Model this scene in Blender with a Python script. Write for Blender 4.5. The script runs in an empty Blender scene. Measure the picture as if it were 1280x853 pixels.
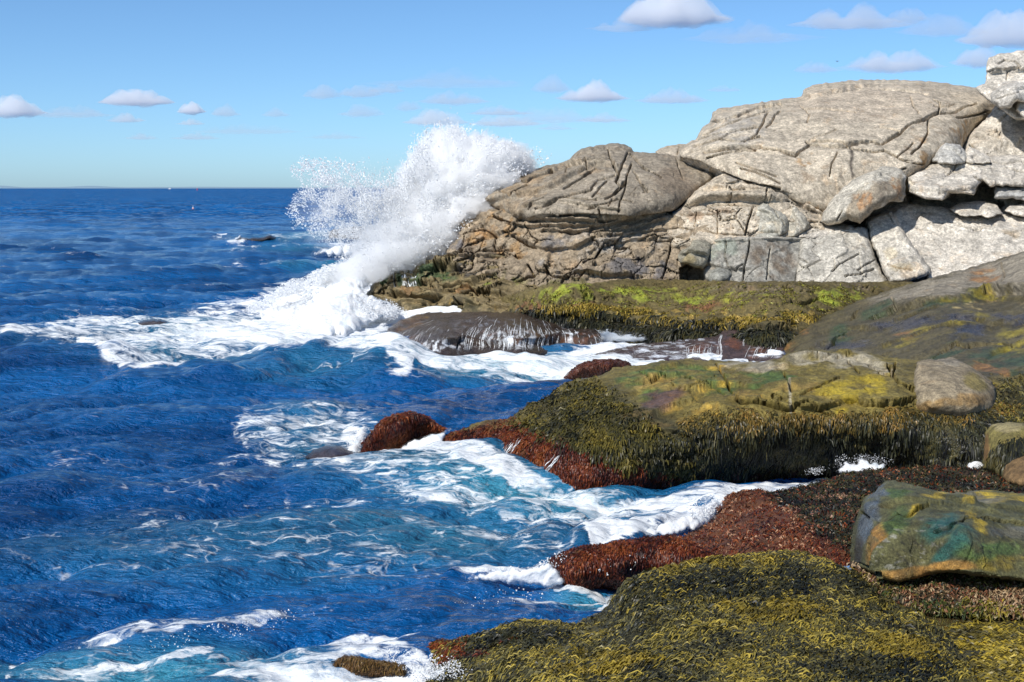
import bpy, math
import numpy as np

# ------------------------------------------------------------------ camera, world, sun, exposure
SC = bpy.context.scene
COL = SC.collection
H = 6.0
FPX = 1280 * 50.0 / 36.0
TH = math.atan((426.5 - 235.0) / FPX)
cam_d = bpy.data.cameras.new('camera')
cam = bpy.data.objects.new('camera', cam_d)
COL.objects.link(cam)
cam.location = (0, 0, H)
cam.rotation_euler = (math.pi / 2 - TH, 0, 0)
cam_d.lens = 50.0
cam_d.sensor_width = 36.0
cam_d.clip_start = 0.5
cam_d.clip_end = 120000.0
SC.camera = cam

SUN = np.array([-0.52, -0.62, 0.0])
SUN /= np.linalg.norm(SUN)
SUN_EL = math.radians(43)
SUNV = np.array([SUN[0] * math.cos(SUN_EL), SUN[1] * math.cos(SUN_EL), math.sin(SUN_EL)])
world = bpy.data.worlds.new('World')
SC.world = world
world.use_nodes = True
wn = world.node_tree
bg = wn.nodes['Background']
sky = wn.nodes.new('ShaderNodeTexSky')
sky.sky_type = 'NISHITA'
sky.sun_disc = False
sky.sun_elevation = SUN_EL
sky.sun_rotation = math.atan2(SUN[0], SUN[1])
sky.altitude = 0
sky.air_density = 0.55
sky.dust_density = 0.5
sky.ozone_density = 9.0
tint = wn.nodes.new('ShaderNodeMix')
tint.data_type = 'RGBA'
tint.blend_type = 'MULTIPLY'
tint.inputs[0].default_value = 1.0
tint.inputs[7].default_value = (0.99, 1.02, 0.90, 1)
wn.links.new(sky.outputs[0], tint.inputs[6])
wn.links.new(tint.outputs[2], bg.inputs[0])
bg.inputs[1].default_value = 0.147
sun_d = bpy.data.lights.new('sun', 'SUN')
sun_d.energy = 4.2
sun_d.angle = math.radians(0.5)
sun_d.color = (1.0, 0.955, 0.88)
sun = bpy.data.objects.new('sun', sun_d)
COL.objects.link(sun)
from mathutils import Vector
sun.rotation_euler = Vector(-SUNV).to_track_quat('-Z', 'Y').to_euler()
SC.view_settings.view_transform = 'Standard'
SC.view_settings.look = 'None'
SC.view_settings.exposure = 0.2
SC.view_settings.gamma = 1.0
SC.cycles.max_bounces = 6
SC.cycles.sample_clamp_direct = 3.0
SC.cycles.sample_clamp_indirect = 3.0
SC.cycles.diffuse_bounces = 3
SC.cycles.glossy_bounces = 3
SC.cycles.transparent_max_bounces = 12

# ------------------------------------------------------------------ helpers: noise
rng = np.random.default_rng(7)
_perm = np.random.default_rng(3).permutation(256).astype(np.int32)
PERM = np.concatenate([_perm, _perm, _perm])
_g = np.random.default_rng(5).normal(size=(256, 3)).astype(np.float32)
GRAD = _g / np.linalg.norm(_g, axis=1, keepdims=True)
RND = np.random.default_rng(9).random((256, 4)).astype(np.float32)


def _h(i, j, k):
    return PERM[PERM[PERM[i & 255] + (j & 255)] + (k & 255)]


def pn(P):
    P = np.asarray(P, np.float32)
    I = np.floor(P).astype(np.int32)
    f = P - I
    u = f * f * f * (f * (f * 6 - 15) + 10)
    r = 0
    for a in (0, 1):
        wx = u[..., 0] if a else 1 - u[..., 0]
        for b in (0, 1):
            wy = u[..., 1] if b else 1 - u[..., 1]
            for c in (0, 1):
                wz = u[..., 2] if c else 1 - u[..., 2]
                g = GRAD[_h(I[..., 0] + a, I[..., 1] + b, I[..., 2] + c)]
                d = g[..., 0] * (f[..., 0] - a) + g[..., 1] * (f[..., 1] - b) + g[..., 2] * (f[..., 2] - c)
                r = r + wx * wy * wz * d
    return r * 1.6


def fbm(P, o=4, gain=0.5, ridge=False):
    P = np.asarray(P, np.float32)
    r = 0
    a = 1.0
    t = 0
    for i in range(o):
        n = pn(P + 17.3 * i)
        if ridge:
            n = 1 - 2 * np.abs(n)
        r = r + a * n
        t += a
        a *= gain
        P = P * 2.03
    return r / t


def worley(P):
    """F1, F2 and a random number of the nearest cell"""
    P = np.asarray(P, np.float32)
    I = np.floor(P).astype(np.int32)
    f1 = np.full(P.shape[:-1], 9.0, np.float32)
    f2 = f1.copy()
    rid = np.zeros(P.shape[:-1], np.float32)
    tilt = np.zeros(P.shape[:-1], np.float32)
    for a in (-1, 0, 1):
        for b in (-1, 0, 1):
            for c in (-1, 0, 1):
                J = I + np.array([a, b, c], np.int32)
                q = RND[_h(J[..., 0], J[..., 1], J[..., 2])]
                d = J + q[..., :3] - P
                tl = (d * (q[..., [3, 0, 1]] - 0.5)).sum(-1)
                d = np.sqrt((d * d).sum(-1))
                nearer = d < f1
                f2 = np.where(nearer, f1, np.minimum(f2, d))
                rid = np.where(nearer, q[..., 3], rid)
                tilt = np.where(nearer, tl, tilt)
                f1 = np.where(nearer, d, f1)
    return f1, f2, rid, tilt


def ss(a, b, x):
    t = np.clip((x - a) / (b - a), 0, 1)
    return t * t * (3 - 2 * t)


# ------------------------------------------------------------------ helpers: photograph pixel <-> place
CT, ST = math.cos(TH), math.sin(TH)


def ray(px, py):
    xc = (np.asarray(px, np.float64) - 640) / FPX
    yc = (426.5 - np.asarray(py, np.float64)) / FPX
    xc, yc = np.broadcast_arrays(xc, yc)
    return np.stack([xc, CT + yc * ST, -ST + yc * CT], -1)


def at(px, py, Y):
    d = ray(px, py)
    p = d * (np.asarray(Y) / d[..., 1])[..., None]
    p[..., 2] += H
    return p


def slope(py):
    d = ray(640, py)
    return -d[..., 2] / d[..., 1]


def Z(py, z):
    """distance at which the line of sight through row py meets height z"""
    return float((H - z) / slope(py))


def proj(P):
    q = P - np.array([0, 0, H])
    zf = q[..., 1] * CT - q[..., 2] * ST
    yc = (q[..., 1] * ST + q[..., 2] * CT) / zf
    return 640 + FPX * q[..., 0] / zf, 426.5 - FPX * yc


# ------------------------------------------------------------------ helpers: mesh
def obj(name, V, F, mat, parent=None, attrs=None, smooth=True, link=True):
    me = bpy.data.meshes.new(name)
    V = np.ascontiguousarray(V, np.float32)
    F = np.ascontiguousarray(F, np.int32)
    k = F.shape[1]
    me.vertices.add(len(V))
    me.vertices.foreach_set('co', V.ravel())
    me.loops.add(F.size)
    me.loops.foreach_set('vertex_index', F.ravel())
    me.polygons.add(len(F))
    me.polygons.foreach_set('loop_start', np.arange(0, F.size, k, dtype=np.int32))
    me.polygons.foreach_set('use_smooth', np.full(len(F), smooth, bool))
    for an, av in (attrs or {}).items():
        av = np.asarray(av, np.float32)
        if av.ndim == 2:
            a = me.attributes.new(an, 'FLOAT_COLOR', 'POINT')
            if av.shape[1] == 3:
                av = np.concatenate([av, np.ones((len(av), 1), np.float32)], 1)
            a.data.foreach_set('color', np.ascontiguousarray(av).ravel())
        else:
            a = me.attributes.new(an, 'FLOAT', 'POINT')
            a.data.foreach_set('value', np.ascontiguousarray(av))
    me.materials.append(mat)
    me.update(calc_edges=True)
    me.validate()
    o = bpy.data.objects.new(name, me)
    COL.objects.link(o)
    if parent:
        o.parent = parent
    return o


def tag(o, label=None, cat=None, group=None, kind=None):
    if label:
        o['label'] = label
    if cat:
        o['category'] = cat
    if group:
        o['group'] = group
    if kind:
        o['kind'] = kind
    return o


def empty(name, loc=(0, 0, 0)):
    o = bpy.data.objects.new(name, None)
    o.empty_display_size = 0.3
    COL.objects.link(o)
    o.location = loc
    return o


# ------------------------------------------------------------------ materials
def material(name):
    m = bpy.data.materials.new(name)
    m.use_nodes = True
    nt = m.node_tree
    nt.nodes.clear()
    return m, nt


class NT:
    def __init__(s, nt):
        s.nt = nt

    def n(s, typ, **kw):
        nd = s.nt.nodes.new(typ)
        ins = kw.pop('i', {})
        for k, v in kw.items():
            setattr(nd, k, v)
        for k, v in ins.items():
            s.set(nd.inputs[k], v)
        return nd

    def set(s, sock, v):
        if isinstance(v, bpy.types.NodeSocket):
            s.nt.links.new(v, sock)
        elif isinstance(v, bpy.types.Node):
            s.nt.links.new(v.outputs[0], sock)
        else:
            sock.default_value = v

    def m(s, op, a, b=0.0, c=None, clamp=False):
        nd = s.nt.nodes.new('ShaderNodeMath')
        nd.operation = op
        nd.use_clamp = clamp
        s.set(nd.inputs[0], a)
        s.set(nd.inputs[1], b)
        if c is not None:
            s.set(nd.inputs[2], c)
        return nd.outputs[0]

    def mr(s, x, a, b, c=0.0, d=1.0, smooth=True):
        nd = s.nt.nodes.new('ShaderNodeMapRange')
        nd.interpolation_type = 'SMOOTHSTEP' if smooth else 'LINEAR'
        for k, v in enumerate((x, a, b, c, d)):
            s.set(nd.inputs[k], v)
        return nd.outputs[0]

    def mix(s, f, a, b, typ='MIX'):
        nd = s.nt.nodes.new('ShaderNodeMix')
        nd.data_type = 'RGBA'
        nd.blend_type = typ
        nd.clamp_factor = True
        s.set(nd.inputs[0], f)
        s.set(nd.inputs[6], a)
        s.set(nd.inputs[7], b)
        return nd.outputs[2]

    def attr(s, name, col=False):
        nd = s.nt.nodes.new('ShaderNodeAttribute')
        nd.attribute_name = name
        return nd.outputs['Color'] if col else nd.outputs['Fac']

    def pos(s, scale=(1, 1, 1)):
        g = s.nt.nodes.new('ShaderNodeNewGeometry')
        v = s.nt.nodes.new('ShaderNodeVectorMath')
        v.operation = 'MULTIPLY'
        s.nt.links.new(g.outputs['Position'], v.inputs[0])
        v.inputs[1].default_value = scale
        return v.outputs[0]

    def noise(s, vec, scale, detail=4, rough=0.55, dist=0.0):
        nd = s.n('ShaderNodeTexNoise', i={'Vector': vec, 'Scale': scale, 'Detail': detail, 'Roughness': rough, 'Distortion': dist})
        return nd.outputs[0]

    def out(s, sh):
        o = s.nt.nodes.new('ShaderNodeOutputMaterial')
        s.set(o.inputs['Surface'], sh)


def rock_material():
    m, nt = material('rock')
    t = NT(nt)
    p = t.pos()
    col = t.attr('Col', True)
    wet = t.attr('wet')
    n1 = t.noise(p, 1.3, 6, 0.62, 0.3)
    n2 = t.noise(p, 9.0, 6, 0.7)
    n3 = t.noise(p, 45.0, 3, 0.7)
    k = t.m('MULTIPLY', t.mr(n1, 0.3, 0.7, 0.78, 1.28), t.mr(n2, 0.3, 0.72, 0.68, 1.38))
    k = t.m('MULTIPLY', k, t.mr(n3, 0.32, 0.68, 0.66, 1.3))
    n6 = t.noise(p, 3.6, 7, 0.75, 0.6)
    k = t.m('MULTIPLY', k, t.mr(n6, 0.34, 0.66, 0.72, 1.32))
    gray = t.n('ShaderNodeCombineColor', i={0: k, 1: k, 2: k})
    c = t.mix(1.0, col, gray.outputs[0], 'MULTIPLY')
    # warm iron staining and lichen specks
    n4 = t.noise(p, 0.9, 5, 0.65, 0.8)
    c = t.mix(t.m('MULTIPLY', t.mr(n4, 0.55, 0.75), 0.35), c, t.mix(1.0, c, (1.25, 0.9, 0.55, 1), 'MULTIPLY'))
    n5 = t.noise(p, 22.0, 4, 0.8)
    c = t.mix(t.m('MULTIPLY', t.mr(n5, 0.63, 0.72), 0.28), c, (0.06, 0.055, 0.045, 1))
    b1 = t.n('ShaderNodeBump', i={'Strength': 0.75, 'Distance': 0.06, 'Height': t.m('ADD', t.m('ADD', n2, t.m('MULTIPLY', n3, 0.35)), t.m('MULTIPLY', n6, 1.6))})
    r = t.mr(t.m('ADD', wet, t.m('MULTIPLY', t.m('SUBTRACT', n2, 0.5), 0.35)), 0.0, 1.0, 0.85, 0.13)
    bs = t.n('ShaderNodeBsdfPrincipled', i={'Base Color': c, 'Roughness': r, 'Normal': b1.outputs[0], 'Specular IOR Level': 0.4})
    t.out(bs)
    return m


def weed_material():
    m, nt = material('rockweed')
    t = NT(nt)
    col = t.attr('Col', True)
    n = t.noise(t.pos(), 30.0, 2)
    c = t.mix(t.mr(n, 0.3, 0.7, 0.0, 0.5), col, t.mix(1.0, col, (0.45, 0.45, 0.5, 1), 'MULTIPLY'))
    bs = t.n('ShaderNodeBsdfPrincipled', i={'Base Color': c, 'Roughness': 0.42, 'Specular IOR Level': 0.25})
    t.out(bs)
    return m


def foam_material(name, body):
    m, nt = material(name)
    t = NT(nt)
    p = t.pos()
    n = t.noise(p, 3.0, 9, 0.72)
    c = t.mix(t.mr(n, 0.35, 0.55), (0.82, 0.89, 0.93, 1), (0.95, 0.955, 0.96, 1))
    b = t.n('ShaderNodeBump', i={'Strength': 0.5, 'Distance': 0.15, 'Height': n})
    d = t.n('ShaderNodeBsdfDiffuse', i={'Color': c, 'Normal': b.outputs[0]})
    tr = t.n('ShaderNodeBsdfTranslucent', i={'Color': (0.85, 0.9, 0.95, 1)})
    mx = t.n('ShaderNodeMixShader', i={0: 0.2, 1: d.outputs[0], 2: tr.outputs[0]})
    hole = t.noise(t.pos((0.8, 1, 1)), 5.0 if body else 9.0, 9, 0.75)
    al = t.mr(t.m('ADD', hole, t.m('MULTIPLY', t.attr('rim'), 0.75)), 0.52, 0.74) if body else t.mr(hole, 0.36, 0.56, 0.15, 1.0)
    mt = t.n('ShaderNodeMixShader', i={0: al, 1: t.n('ShaderNodeBsdfTransparent').outputs[0], 2: mx.outputs[0]})
    t.out(mt)
    return m


def drop_material():
    m, nt = material('spray')
    t = NT(nt)
    d = t.n('ShaderNodeBsdfDiffuse', i={'Color': (0.95, 0.96, 0.97, 1)})
    tr = t.n('ShaderNodeBsdfTranslucent', i={'Color': (0.95, 0.96, 0.97, 1)})
    mx = t.n('ShaderNodeMixShader', i={0: 0.3, 1: d.outputs[0], 2: tr.outputs[0]})
    t.out(mx)
    return m


def sea_material():
    m, nt = material('sea_water')
    t = NT(nt)
    f = t.attr('foam')
    a = t.attr('aer')
    far = t.attr('far')
    p = t.pos()
    # surface ripples
    r1 = t.noise(t.pos((0.5, 1.15, 1.0)), 2.0, 5, 0.58, 0.15)
    r2 = t.noise(t.pos((0.06, 0.10, 1.0)), 2.0, 6, 0.65, 0.4)
    r3 = t.noise(t.pos((0.5, 1.0, 1.0)), 7.0, 4, 0.6, 0.1)
    r1 = t.m('ADD', r1, t.m('MULTIPLY', r3, 0.30))
    hgt = t.m('ADD', t.m('MULTIPLY', r1, t.m('SUBTRACT', 1.0, far)), t.m('MULTIPLY', r2, t.m('MULTIPLY', far, 9.0)))
    bmp = t.n('ShaderNodeBump', i={'Strength': 1.0, 'Distance': 0.42, 'Height': hgt})
    lum = t.noise(t.pos((0.05, 0.09, 1)), 1.0, 5, 0.6)
    deep = t.mix(t.mr(lum, 0.35, 0.65), (0.0006, 0.036, 0.135, 1), (0.003, 0.100, 0.315, 1))
    base = t.mix(a, deep, (0.05, 0.27, 0.36, 1))
    fn = t.n('ShaderNodeTexNoise', i={'Vector': t.pos((0.45, 0.8, 1.0)), 'Scale': 1.3, 'Detail': 4.0, 'Roughness': 0.6})
    f1 = t.n('ShaderNodeVectorMath', operation='SUBTRACT', i={0: fn.outputs['Color'], 1: (0.5, 0.5, 0.5)})
    f2 = t.n('ShaderNodeVectorMath', operation='MULTIPLY', i={0: f1.outputs[0], 1: (1.5, 2.4, 0.0)})
    f3 = t.n('ShaderNodeVectorMath', operation='ADD', i={0: f2.outputs[0], 1: (0.0, -0.30, 1.0)})
    nm = t.n('ShaderNodeMix', data_type='VECTOR', i={0: far, 4: bmp.outputs[0], 5: f3.outputs[0]})
    nn = t.n('ShaderNodeVectorMath', operation='NORMALIZE', i={0: nm.outputs[1]})
    wat = t.n('ShaderNodeBsdfPrincipled', i={'Base Color': base, 'Roughness': t.mr(far, 0, 1, 0.13, 0.16), 'IOR': 1.33,
                                             'Normal': nn.outputs[0], 'Specular IOR Level': t.mr(far, 0.0, 1.0, 0.5, 0.25)})
    # foam: broken sheets, then thin lace
    sp = t.pos((0.55, 1.0, 1.0))
    nf = t.n('ShaderNodeMix', i={0: t.attr('mid'), 2: t.noise(sp, 2.9, 10, 0.74, 1.0), 3: t.noise(sp, 1.1, 12, 0.76, 1.2)})
    n1 = nf.outputs[0]
    thr = t.m('SUBTRACT', 0.86, t.m('MULTIPLY', f, 0.52))
    sheet = t.mr(n1, thr, t.m('ADD', thr, 0.13))
    n0 = t.noise(t.pos((0.35, 1.0, 1.0)), 2.6, 8, 0.7, 0.8)
    sheet = t.m('MULTIPLY', sheet, t.mr(t.m('ADD', n0, t.m('MULTIPLY', f, 0.14)), 0.46, 0.70, 0.30, 1.0))
    wv = t.n('ShaderNodeTexNoise', i={'Vector': p, 'Scale': 0.8, 'Detail': 4.0})
    dv = t.n('ShaderNodeVectorMath', operation='SCALE', i={0: wv.outputs['Color'], 'Scale': 2.2})
    av = t.n('ShaderNodeVectorMath', operation='ADD', i={0: sp, 1: dv.outputs[0]})
    vo = t.n('ShaderNodeTexVoronoi', feature='DISTANCE_TO_EDGE', i={'Vector': av.outputs[0], 'Scale': 1.25})
    lace = t.mr(t.m('ADD', vo.outputs['Distance'], t.m('MULTIPLY', t.m('SUBTRACT', n0, 0.5), 0.14)), 0.0, 0.065, 1.0, 0.0)
    n2 = t.noise(sp, 0.55, 5, 0.6, 0.6)
    thr2 = t.m('SUBTRACT', 0.86, t.m('MULTIPLY', f, 0.80))
    lace = t.m('MULTIPLY', t.m('MULTIPLY', lace, t.mr(n2, thr2, t.m('ADD', thr2, 0.1))), t.mr(n1, 0.35, 0.6))
    fm = t.m('MAXIMUM', sheet, t.m('MULTIPLY', lace, t.mr(n0, 0.42, 0.62, 0.0, 0.85)))
    fm = t.m('MULTIPLY', fm, t.mr(t.noise(p, 14.0, 4, 0.7), 0.25, 0.5, 0.55, 1.0), clamp=True)
    fb = t.n('ShaderNodeBump', i={'Strength': 0.6, 'Distance': 0.12, 'Height': n1})
    fd = t.n('ShaderNodeBsdfDiffuse', i={'Color': (0.90, 0.925, 0.935, 1), 'Normal': fb.outputs[0]})
    mx = t.n('ShaderNodeMixShader', i={0: fm, 1: wat.outputs[0], 2: fd.outputs[0]})
    t.out(mx)
    return m


def simple_material(name, col, rough=0.6):
    m, nt = material(name)
    t = NT(nt)
    n = t.noise(t.pos(), 6.0, 4)
    c = t.mix(t.mr(n, 0.3, 0.7, 0.0, 0.35), col, tuple(0.6 * x for x in col[:3]) + (1,))
    t.out(t.n('ShaderNodeBsdfPrincipled', i={'Base Color': c, 'Roughness': rough}))
    return m


M_ROCK = rock_material()
M_WEED = weed_material()
M_FOAM = foam_material('foam', True)
M_RUN = foam_material('running_water', False)
M_DROP = drop_material()
M_SEA = sea_material()


# ------------------------------------------------------------------ relief builder: a traced outline with its own distance, depth and back
def dens(poly, step, jit, closed=True, seed=0):
    r = np.random.default_rng(seed + 1)
    P = np.asarray(poly, np.float64)
    out = []
    n = len(P)
    for i in range(n if closed else n - 1):
        a, b = P[i], P[(i + 1) % n]
        L = np.hypot(*(b - a))
        k = max(1, int(round(L / step)))
        nrm = np.array([-(b - a)[1], (b - a)[0]]) / max(L, 1e-6)
        for q in range(k):
            t = q / k
            j = r.normal() * jit if q else r.normal() * jit * 0.3
            out.append(a + (b - a) * t + nrm * j)
    if not closed:
        out.append(P[-1])
    return np.array(out)


def seg_dist(X, Y, pts, closed=False, near=False, R=None):
    """distance to a polyline; with near also the nearest point, the signed side (+ = right of travel) and arc position"""
    D = np.full(X.shape, 1e9)
    NX = np.zeros(X.shape)
    NY = np.zeros(X.shape)
    SD = np.zeros(X.shape)
    n = len(pts)
    for i in range(n if closed else n - 1):
        a, b = pts[i], pts[(i + 1) % n]
        ab = b - a
        L2 = max((ab * ab).sum(), 1e-9)
        if R is not None:
            lo = np.minimum(a, b) - R
            hi = np.maximum(a, b) + R
            sel = (X > lo[0]) & (X < hi[0]) & (Y > lo[1]) & (Y < hi[1])
            if not sel.any():
                continue
            x, y = X[sel], Y[sel]
        else:
            sel = None
            x, y = X, Y
        t = np.clip(((x - a[0]) * ab[0] + (y - a[1]) * ab[1]) / L2, 0, 1)
        qx, qy = a[0] + t * ab[0], a[1] + t * ab[1]
        d = np.hypot(x - qx, y - qy)
        s = np.sign(ab[0] * (y - a[1]) - ab[1] * (x - a[0]))
        if sel is None:
            c = d < D
            D = np.where(c, d, D)
            if near:
                NX = np.where(c, qx, NX)
                NY = np.where(c, qy, NY)
                SD = np.where(c, s, SD)
        else:
            c = d < D[sel]
            D[sel] = np.where(c, d, D[sel])
            SD[sel] = np.where(c, s, SD[sel])
    return (D, NX, NY, SD)


def inside(X, Y, poly):
    r = np.zeros(X.shape, bool)
    n = len(poly)
    for i in range(n):
        x1, y1 = poly[i]
        x2, y2 = poly[(i + 1) % n]
        if y1 == y2:
            continue
        c = ((y1 > Y) != (y2 > Y)) & (X < (x2 - x1) * (Y - y1) / (y2 - y1) + x1)
        r ^= c
    return r


def tps(ctrl):
    C = np.array([(c[0], c[1]) for c in ctrl], np.float64) / 100.0
    v = np.array([1.0 / c[2] for c in ctrl]) * 100
    n = len(C)
    d2 = ((C[:, None] - C[None]) ** 2).sum(-1)
    K = np.where(d2 > 0, d2 * np.log(np.maximum(d2, 1e-12)) * 0.5, 0) + np.eye(n) * 1e-3
    P = np.concatenate([np.ones((n, 1)), C], 1)
    A = np.block([[K, P], [P.T, np.zeros((3, 3))]])
    w = np.linalg.solve(A, np.concatenate([v, np.zeros(3)]))

    def f(X, Y):
        x, y = X / 100.0, Y / 100.0
        r = w[n] + w[n + 1] * x + w[n + 2] * y
        for i in range(n):
            q = (x - C[i, 0]) ** 2 + (y - C[i, 1]) ** 2
            r = r + w[i] * np.where(q > 0, q * np.log(np.maximum(q, 1e-12)) * 0.5, 0)
        return 100.0 / np.maximum(r, 0.05)
    return f


def smask(X, Y, shapes, soft):
    m = np.zeros(X.shape)
    for s in shapes:
        if s[0] == 'e':
            _, cx, cy, rx, ry = s[:5]
            a = math.radians(s[5]) if len(s) > 5 else 0
            dx, dy = X - cx, Y - cy
            u = (dx * math.cos(a) + dy * math.sin(a)) / rx
            v = (-dx * math.sin(a) + dy * math.cos(a)) / ry
            m = np.maximum(m, np.clip((1 - np.sqrt(u * u + v * v)) / soft, 0, 1))
        elif s[0] == 'l':
            pts = np.array(s[1], float)
            d = seg_dist(X, Y, pts)[0]
            m = np.maximum(m, np.clip((1 - d / s[2]) / soft, 0, 1))
        elif s[0] == 'p':
            pts = np.array(s[1], float)
            d = seg_dist(X, Y, pts, True)[0]
            d = np.where(inside(X, Y, pts), d, -d)
            m = np.maximum(m, np.clip(0.5 + d / s[2], 0, 1))
    return m


def relief(name, outline, ctrl, col, label=None, cat=None, step=1.25, bulge=(18, 1.5), lumps=(), blocks=(), cracks=(), lips=(),
           layers=(), holes=(), wet=0.0, thick=3.0, jit=0.5, mat=None, seed=0, parent=None, kind=None, shrink=0.3, vary=0.12, group=None, pw=2.0, cscale=2.0, lscale=0.6):
    mat = mat or M_ROCK
    poly = dens(outline, 4.0, jit, True, seed)
    x0, y0 = poly.min(0) - step * 1.5
    x1, y1 = poly.max(0) + step * 1.5
    gx = np.arange(x0, x1 + step, step)
    gy = np.arange(y0, y1 + step, step)
    X, Y = np.meshgrid(gx, gy)
    ins = inside(X, Y, poly)
    D, NX, NY, _ = seg_dist(X, Y, poly, True, True)
    cell = ins[:-1, :-1] | ins[1:, :-1] | ins[:-1, 1:] | ins[1:, 1:]
    X = np.where(ins, X, np.where(D < step * 2.2, NX, X))
    Y = np.where(ins, Y, np.where(D < step * 2.2, NY, Y))
    D = np.where(ins, D, 0.0)
    T = tps(ctrl)
    dist = T(X, Y)
    w, B = bulge
    q = 1 - np.clip(D / w, 0, 1)
    dist = dist + B * (1 - np.sqrt(np.maximum(1 - q ** pw, 0)))
    P = at(X, Y, dist)

    def normals(P):
        du = np.gradient(P, axis=1)
        dv = np.gradient(P, axis=0)
        n = np.cross(dv, du)
        n /= np.maximum(np.linalg.norm(n, axis=-1, keepdims=True), 1e-9)
        back = (n * (P - np.array([0, 0, H]))).sum(-1) > 0
        n[back] *= -1
        return n
    N = normals(P)
    disp = np.zeros(X.shape)
    slit = np.zeros(X.shape)
    so = seed * 7.31
    for amp, fr, o, ridge in lumps:
        fr3 = np.array(fr if hasattr(fr, '__len__') else (fr, fr, fr))
        disp += amp * fbm(P * fr3 + so, o, 0.5, ridge)
    for amp, fr, cw, cd, tilt in blocks:
        fr3 = np.array(fr if hasattr(fr, '__len__') else (fr, fr, fr))
        ca, sa = math.cos(tilt), math.sin(tilt)
        Q = P + 0.35 / fr3.max() * np.stack([pn(P * 0.9 + so), pn(P * 0.9 + 31 + so), pn(P * 0.9 + 57 + so)], -1)
        Q = np.stack([Q[..., 0] * ca + Q[..., 2] * sa, Q[..., 1], -Q[..., 0] * sa + Q[..., 2] * ca], -1)
        f1, f2, rid, tl = worley(Q * fr3 + so)
        e = f2 - f1
        disp += amp * (0.7 * (rid - 0.5) + 1.5 * tl) * ss(0.0, 0.06, e)
        slit = slit - 1.4 * cd * (1 - ss(0, cw * 0.6, e)) * ss(-.25, .15, pn(P * .6 + 71 + so))
    edge = np.zeros(X.shape)
    fz = 70.0 / float(np.median(dist))
    LX = X + 1.5 * pn(P * .55 * fz + 3) + .35 * pn(P * 1.9 * fz + 13)
    LY = Y + 1.5 * pn(P * .55 * fz + 43) + .35 * pn(P * 1.9 * fz + 53)
    for pts, wd, dp in cracks:
        pl = np.array(pts, float)
        d = seg_dist(LX, LY, pl, R=wd * 3)[0]
        edge -= cscale * dp * np.exp(-(d / (wd * 0.52)) ** 4) * (0.75 + 0.5 * pn(P * 1.7 + len(pts)))
    for pts, outm, fall, under in lips:
        pl = np.array(pts, float)
        d, _, _, s = seg_dist(LX, LY, pl, R=fall * 4)
        # travel left to right: s<0 is above the line
        sd = np.where(d < 1e8, d * np.where(s >= 0, 1, -1), 1e3)
        up = 1 - ss(-1.8, 1.8, sd)
        edge += lscale * np.where(d < fall * 3.5, outm * np.exp(-d / fall) * up - under * np.exp(-d / (fall * 0.6)) * (1 - up), 0)
    disp = disp * (0.35 + 0.65 * ss(0, 7, D)) + edge * ss(0.5, 9, D)
    edge = edge + slit * ss(0.5, 6, D)
    for pts, dp in holes:
        edge = edge - dp * smask(X, Y, [('p', pts, 2.5)], 0.5)
    eye = P - np.array([0, 0, H])
    eye /= np.linalg.norm(eye, axis=-1, keepdims=True)
    P2 = P + N * disp[..., None] - eye * edge[..., None]
    N2 = normals(P2)
    # colour
    c = np.ones(X.shape + (3,)) * np.array(col)
    wt = np.full(X.shape, float(wet))
    nv = fbm(P * 0.45 + 3.1 + so, 3)
    c *= (1 + vary * 2 * nv)[..., None]
    rag = fbm(P * (1.9 * fz) + 91, 5, .62)
    rag2 = fbm(P * (7.5 * fz) + 191, 3, .7)
    c *= (1 + .30 * rag2 + .22 * rag)[..., None]
    for ly in layers:
        lc, shapes = ly['c'], ly['s']
        wp = ly.get('warp', 7)
        nf = ly.get('nf', 1.2)
        wx = X + wp * fbm(P * nf + 11, 3) * 1.6
        wy = Y + wp * fbm(P * nf + 23, 3) * 1.6
        mk = smask(wx, wy, shapes, ly.get('soft', 0.5)) if shapes != 'all' else np.ones(X.shape)
        if 'nt' in ly:
            a, b = ly['nt']
            mk = mk * ss(a, b, fbm(P * np.array(ly.get('nfr', (1.5, 1.5, 1.5))) + 41 + ly.get('o', 0), 4))
        mk = mk * ss(.08, .80, mk + .55 * rag + .35 * rag2) if shapes != 'all' else mk
        mk = mk * ly.get('k', 1.0)
        c = c * (1 - mk[..., None]) + np.array(lc) * mk[..., None]
        if 'wet' in ly:
            wt = wt * (1 - mk) + ly['wet'] * mk
    # faces of the front
    ny, nx = X.shape
    idx = np.full(X.shape, -1)
    ci, cj = np.nonzero(cell)
    used = np.zeros(X.shape, bool)
    for a in (0, 1):
        for b in (0, 1):
            used[ci + a, cj + b] = True
    idx[used] = np.arange(used.sum())
    F = np.stack([idx[ci, cj], idx[ci + 1, cj], idx[ci + 1, cj + 1], idx[ci, cj + 1]], 1)
    V = P2[used]
    C = c[used]
    W = wt[used]
    # the back: the rim drawn away and in, then closed
    E = np.concatenate([F[:, [0, 1]], F[:, [1, 2]], F[:, [2, 3]], F[:, [3, 0]]])
    key = np.minimum(E[:, 0], E[:, 1]) * 10000000 + np.maximum(E[:, 0], E[:, 1])
    _, inv, cnt = np.unique(key, return_inverse=True, return_counts=True)
    be = E[cnt[inv] == 1]
    bv = np.unique(be)
    mp = np.full(len(V), -1)
    cen = V[bv].mean(0)
    cam0 = np.array([0, 0, H])
    prev = bv
    allV, allF, allC, allW = [V], [F], [C], [W]
    base = len(V)
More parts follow.
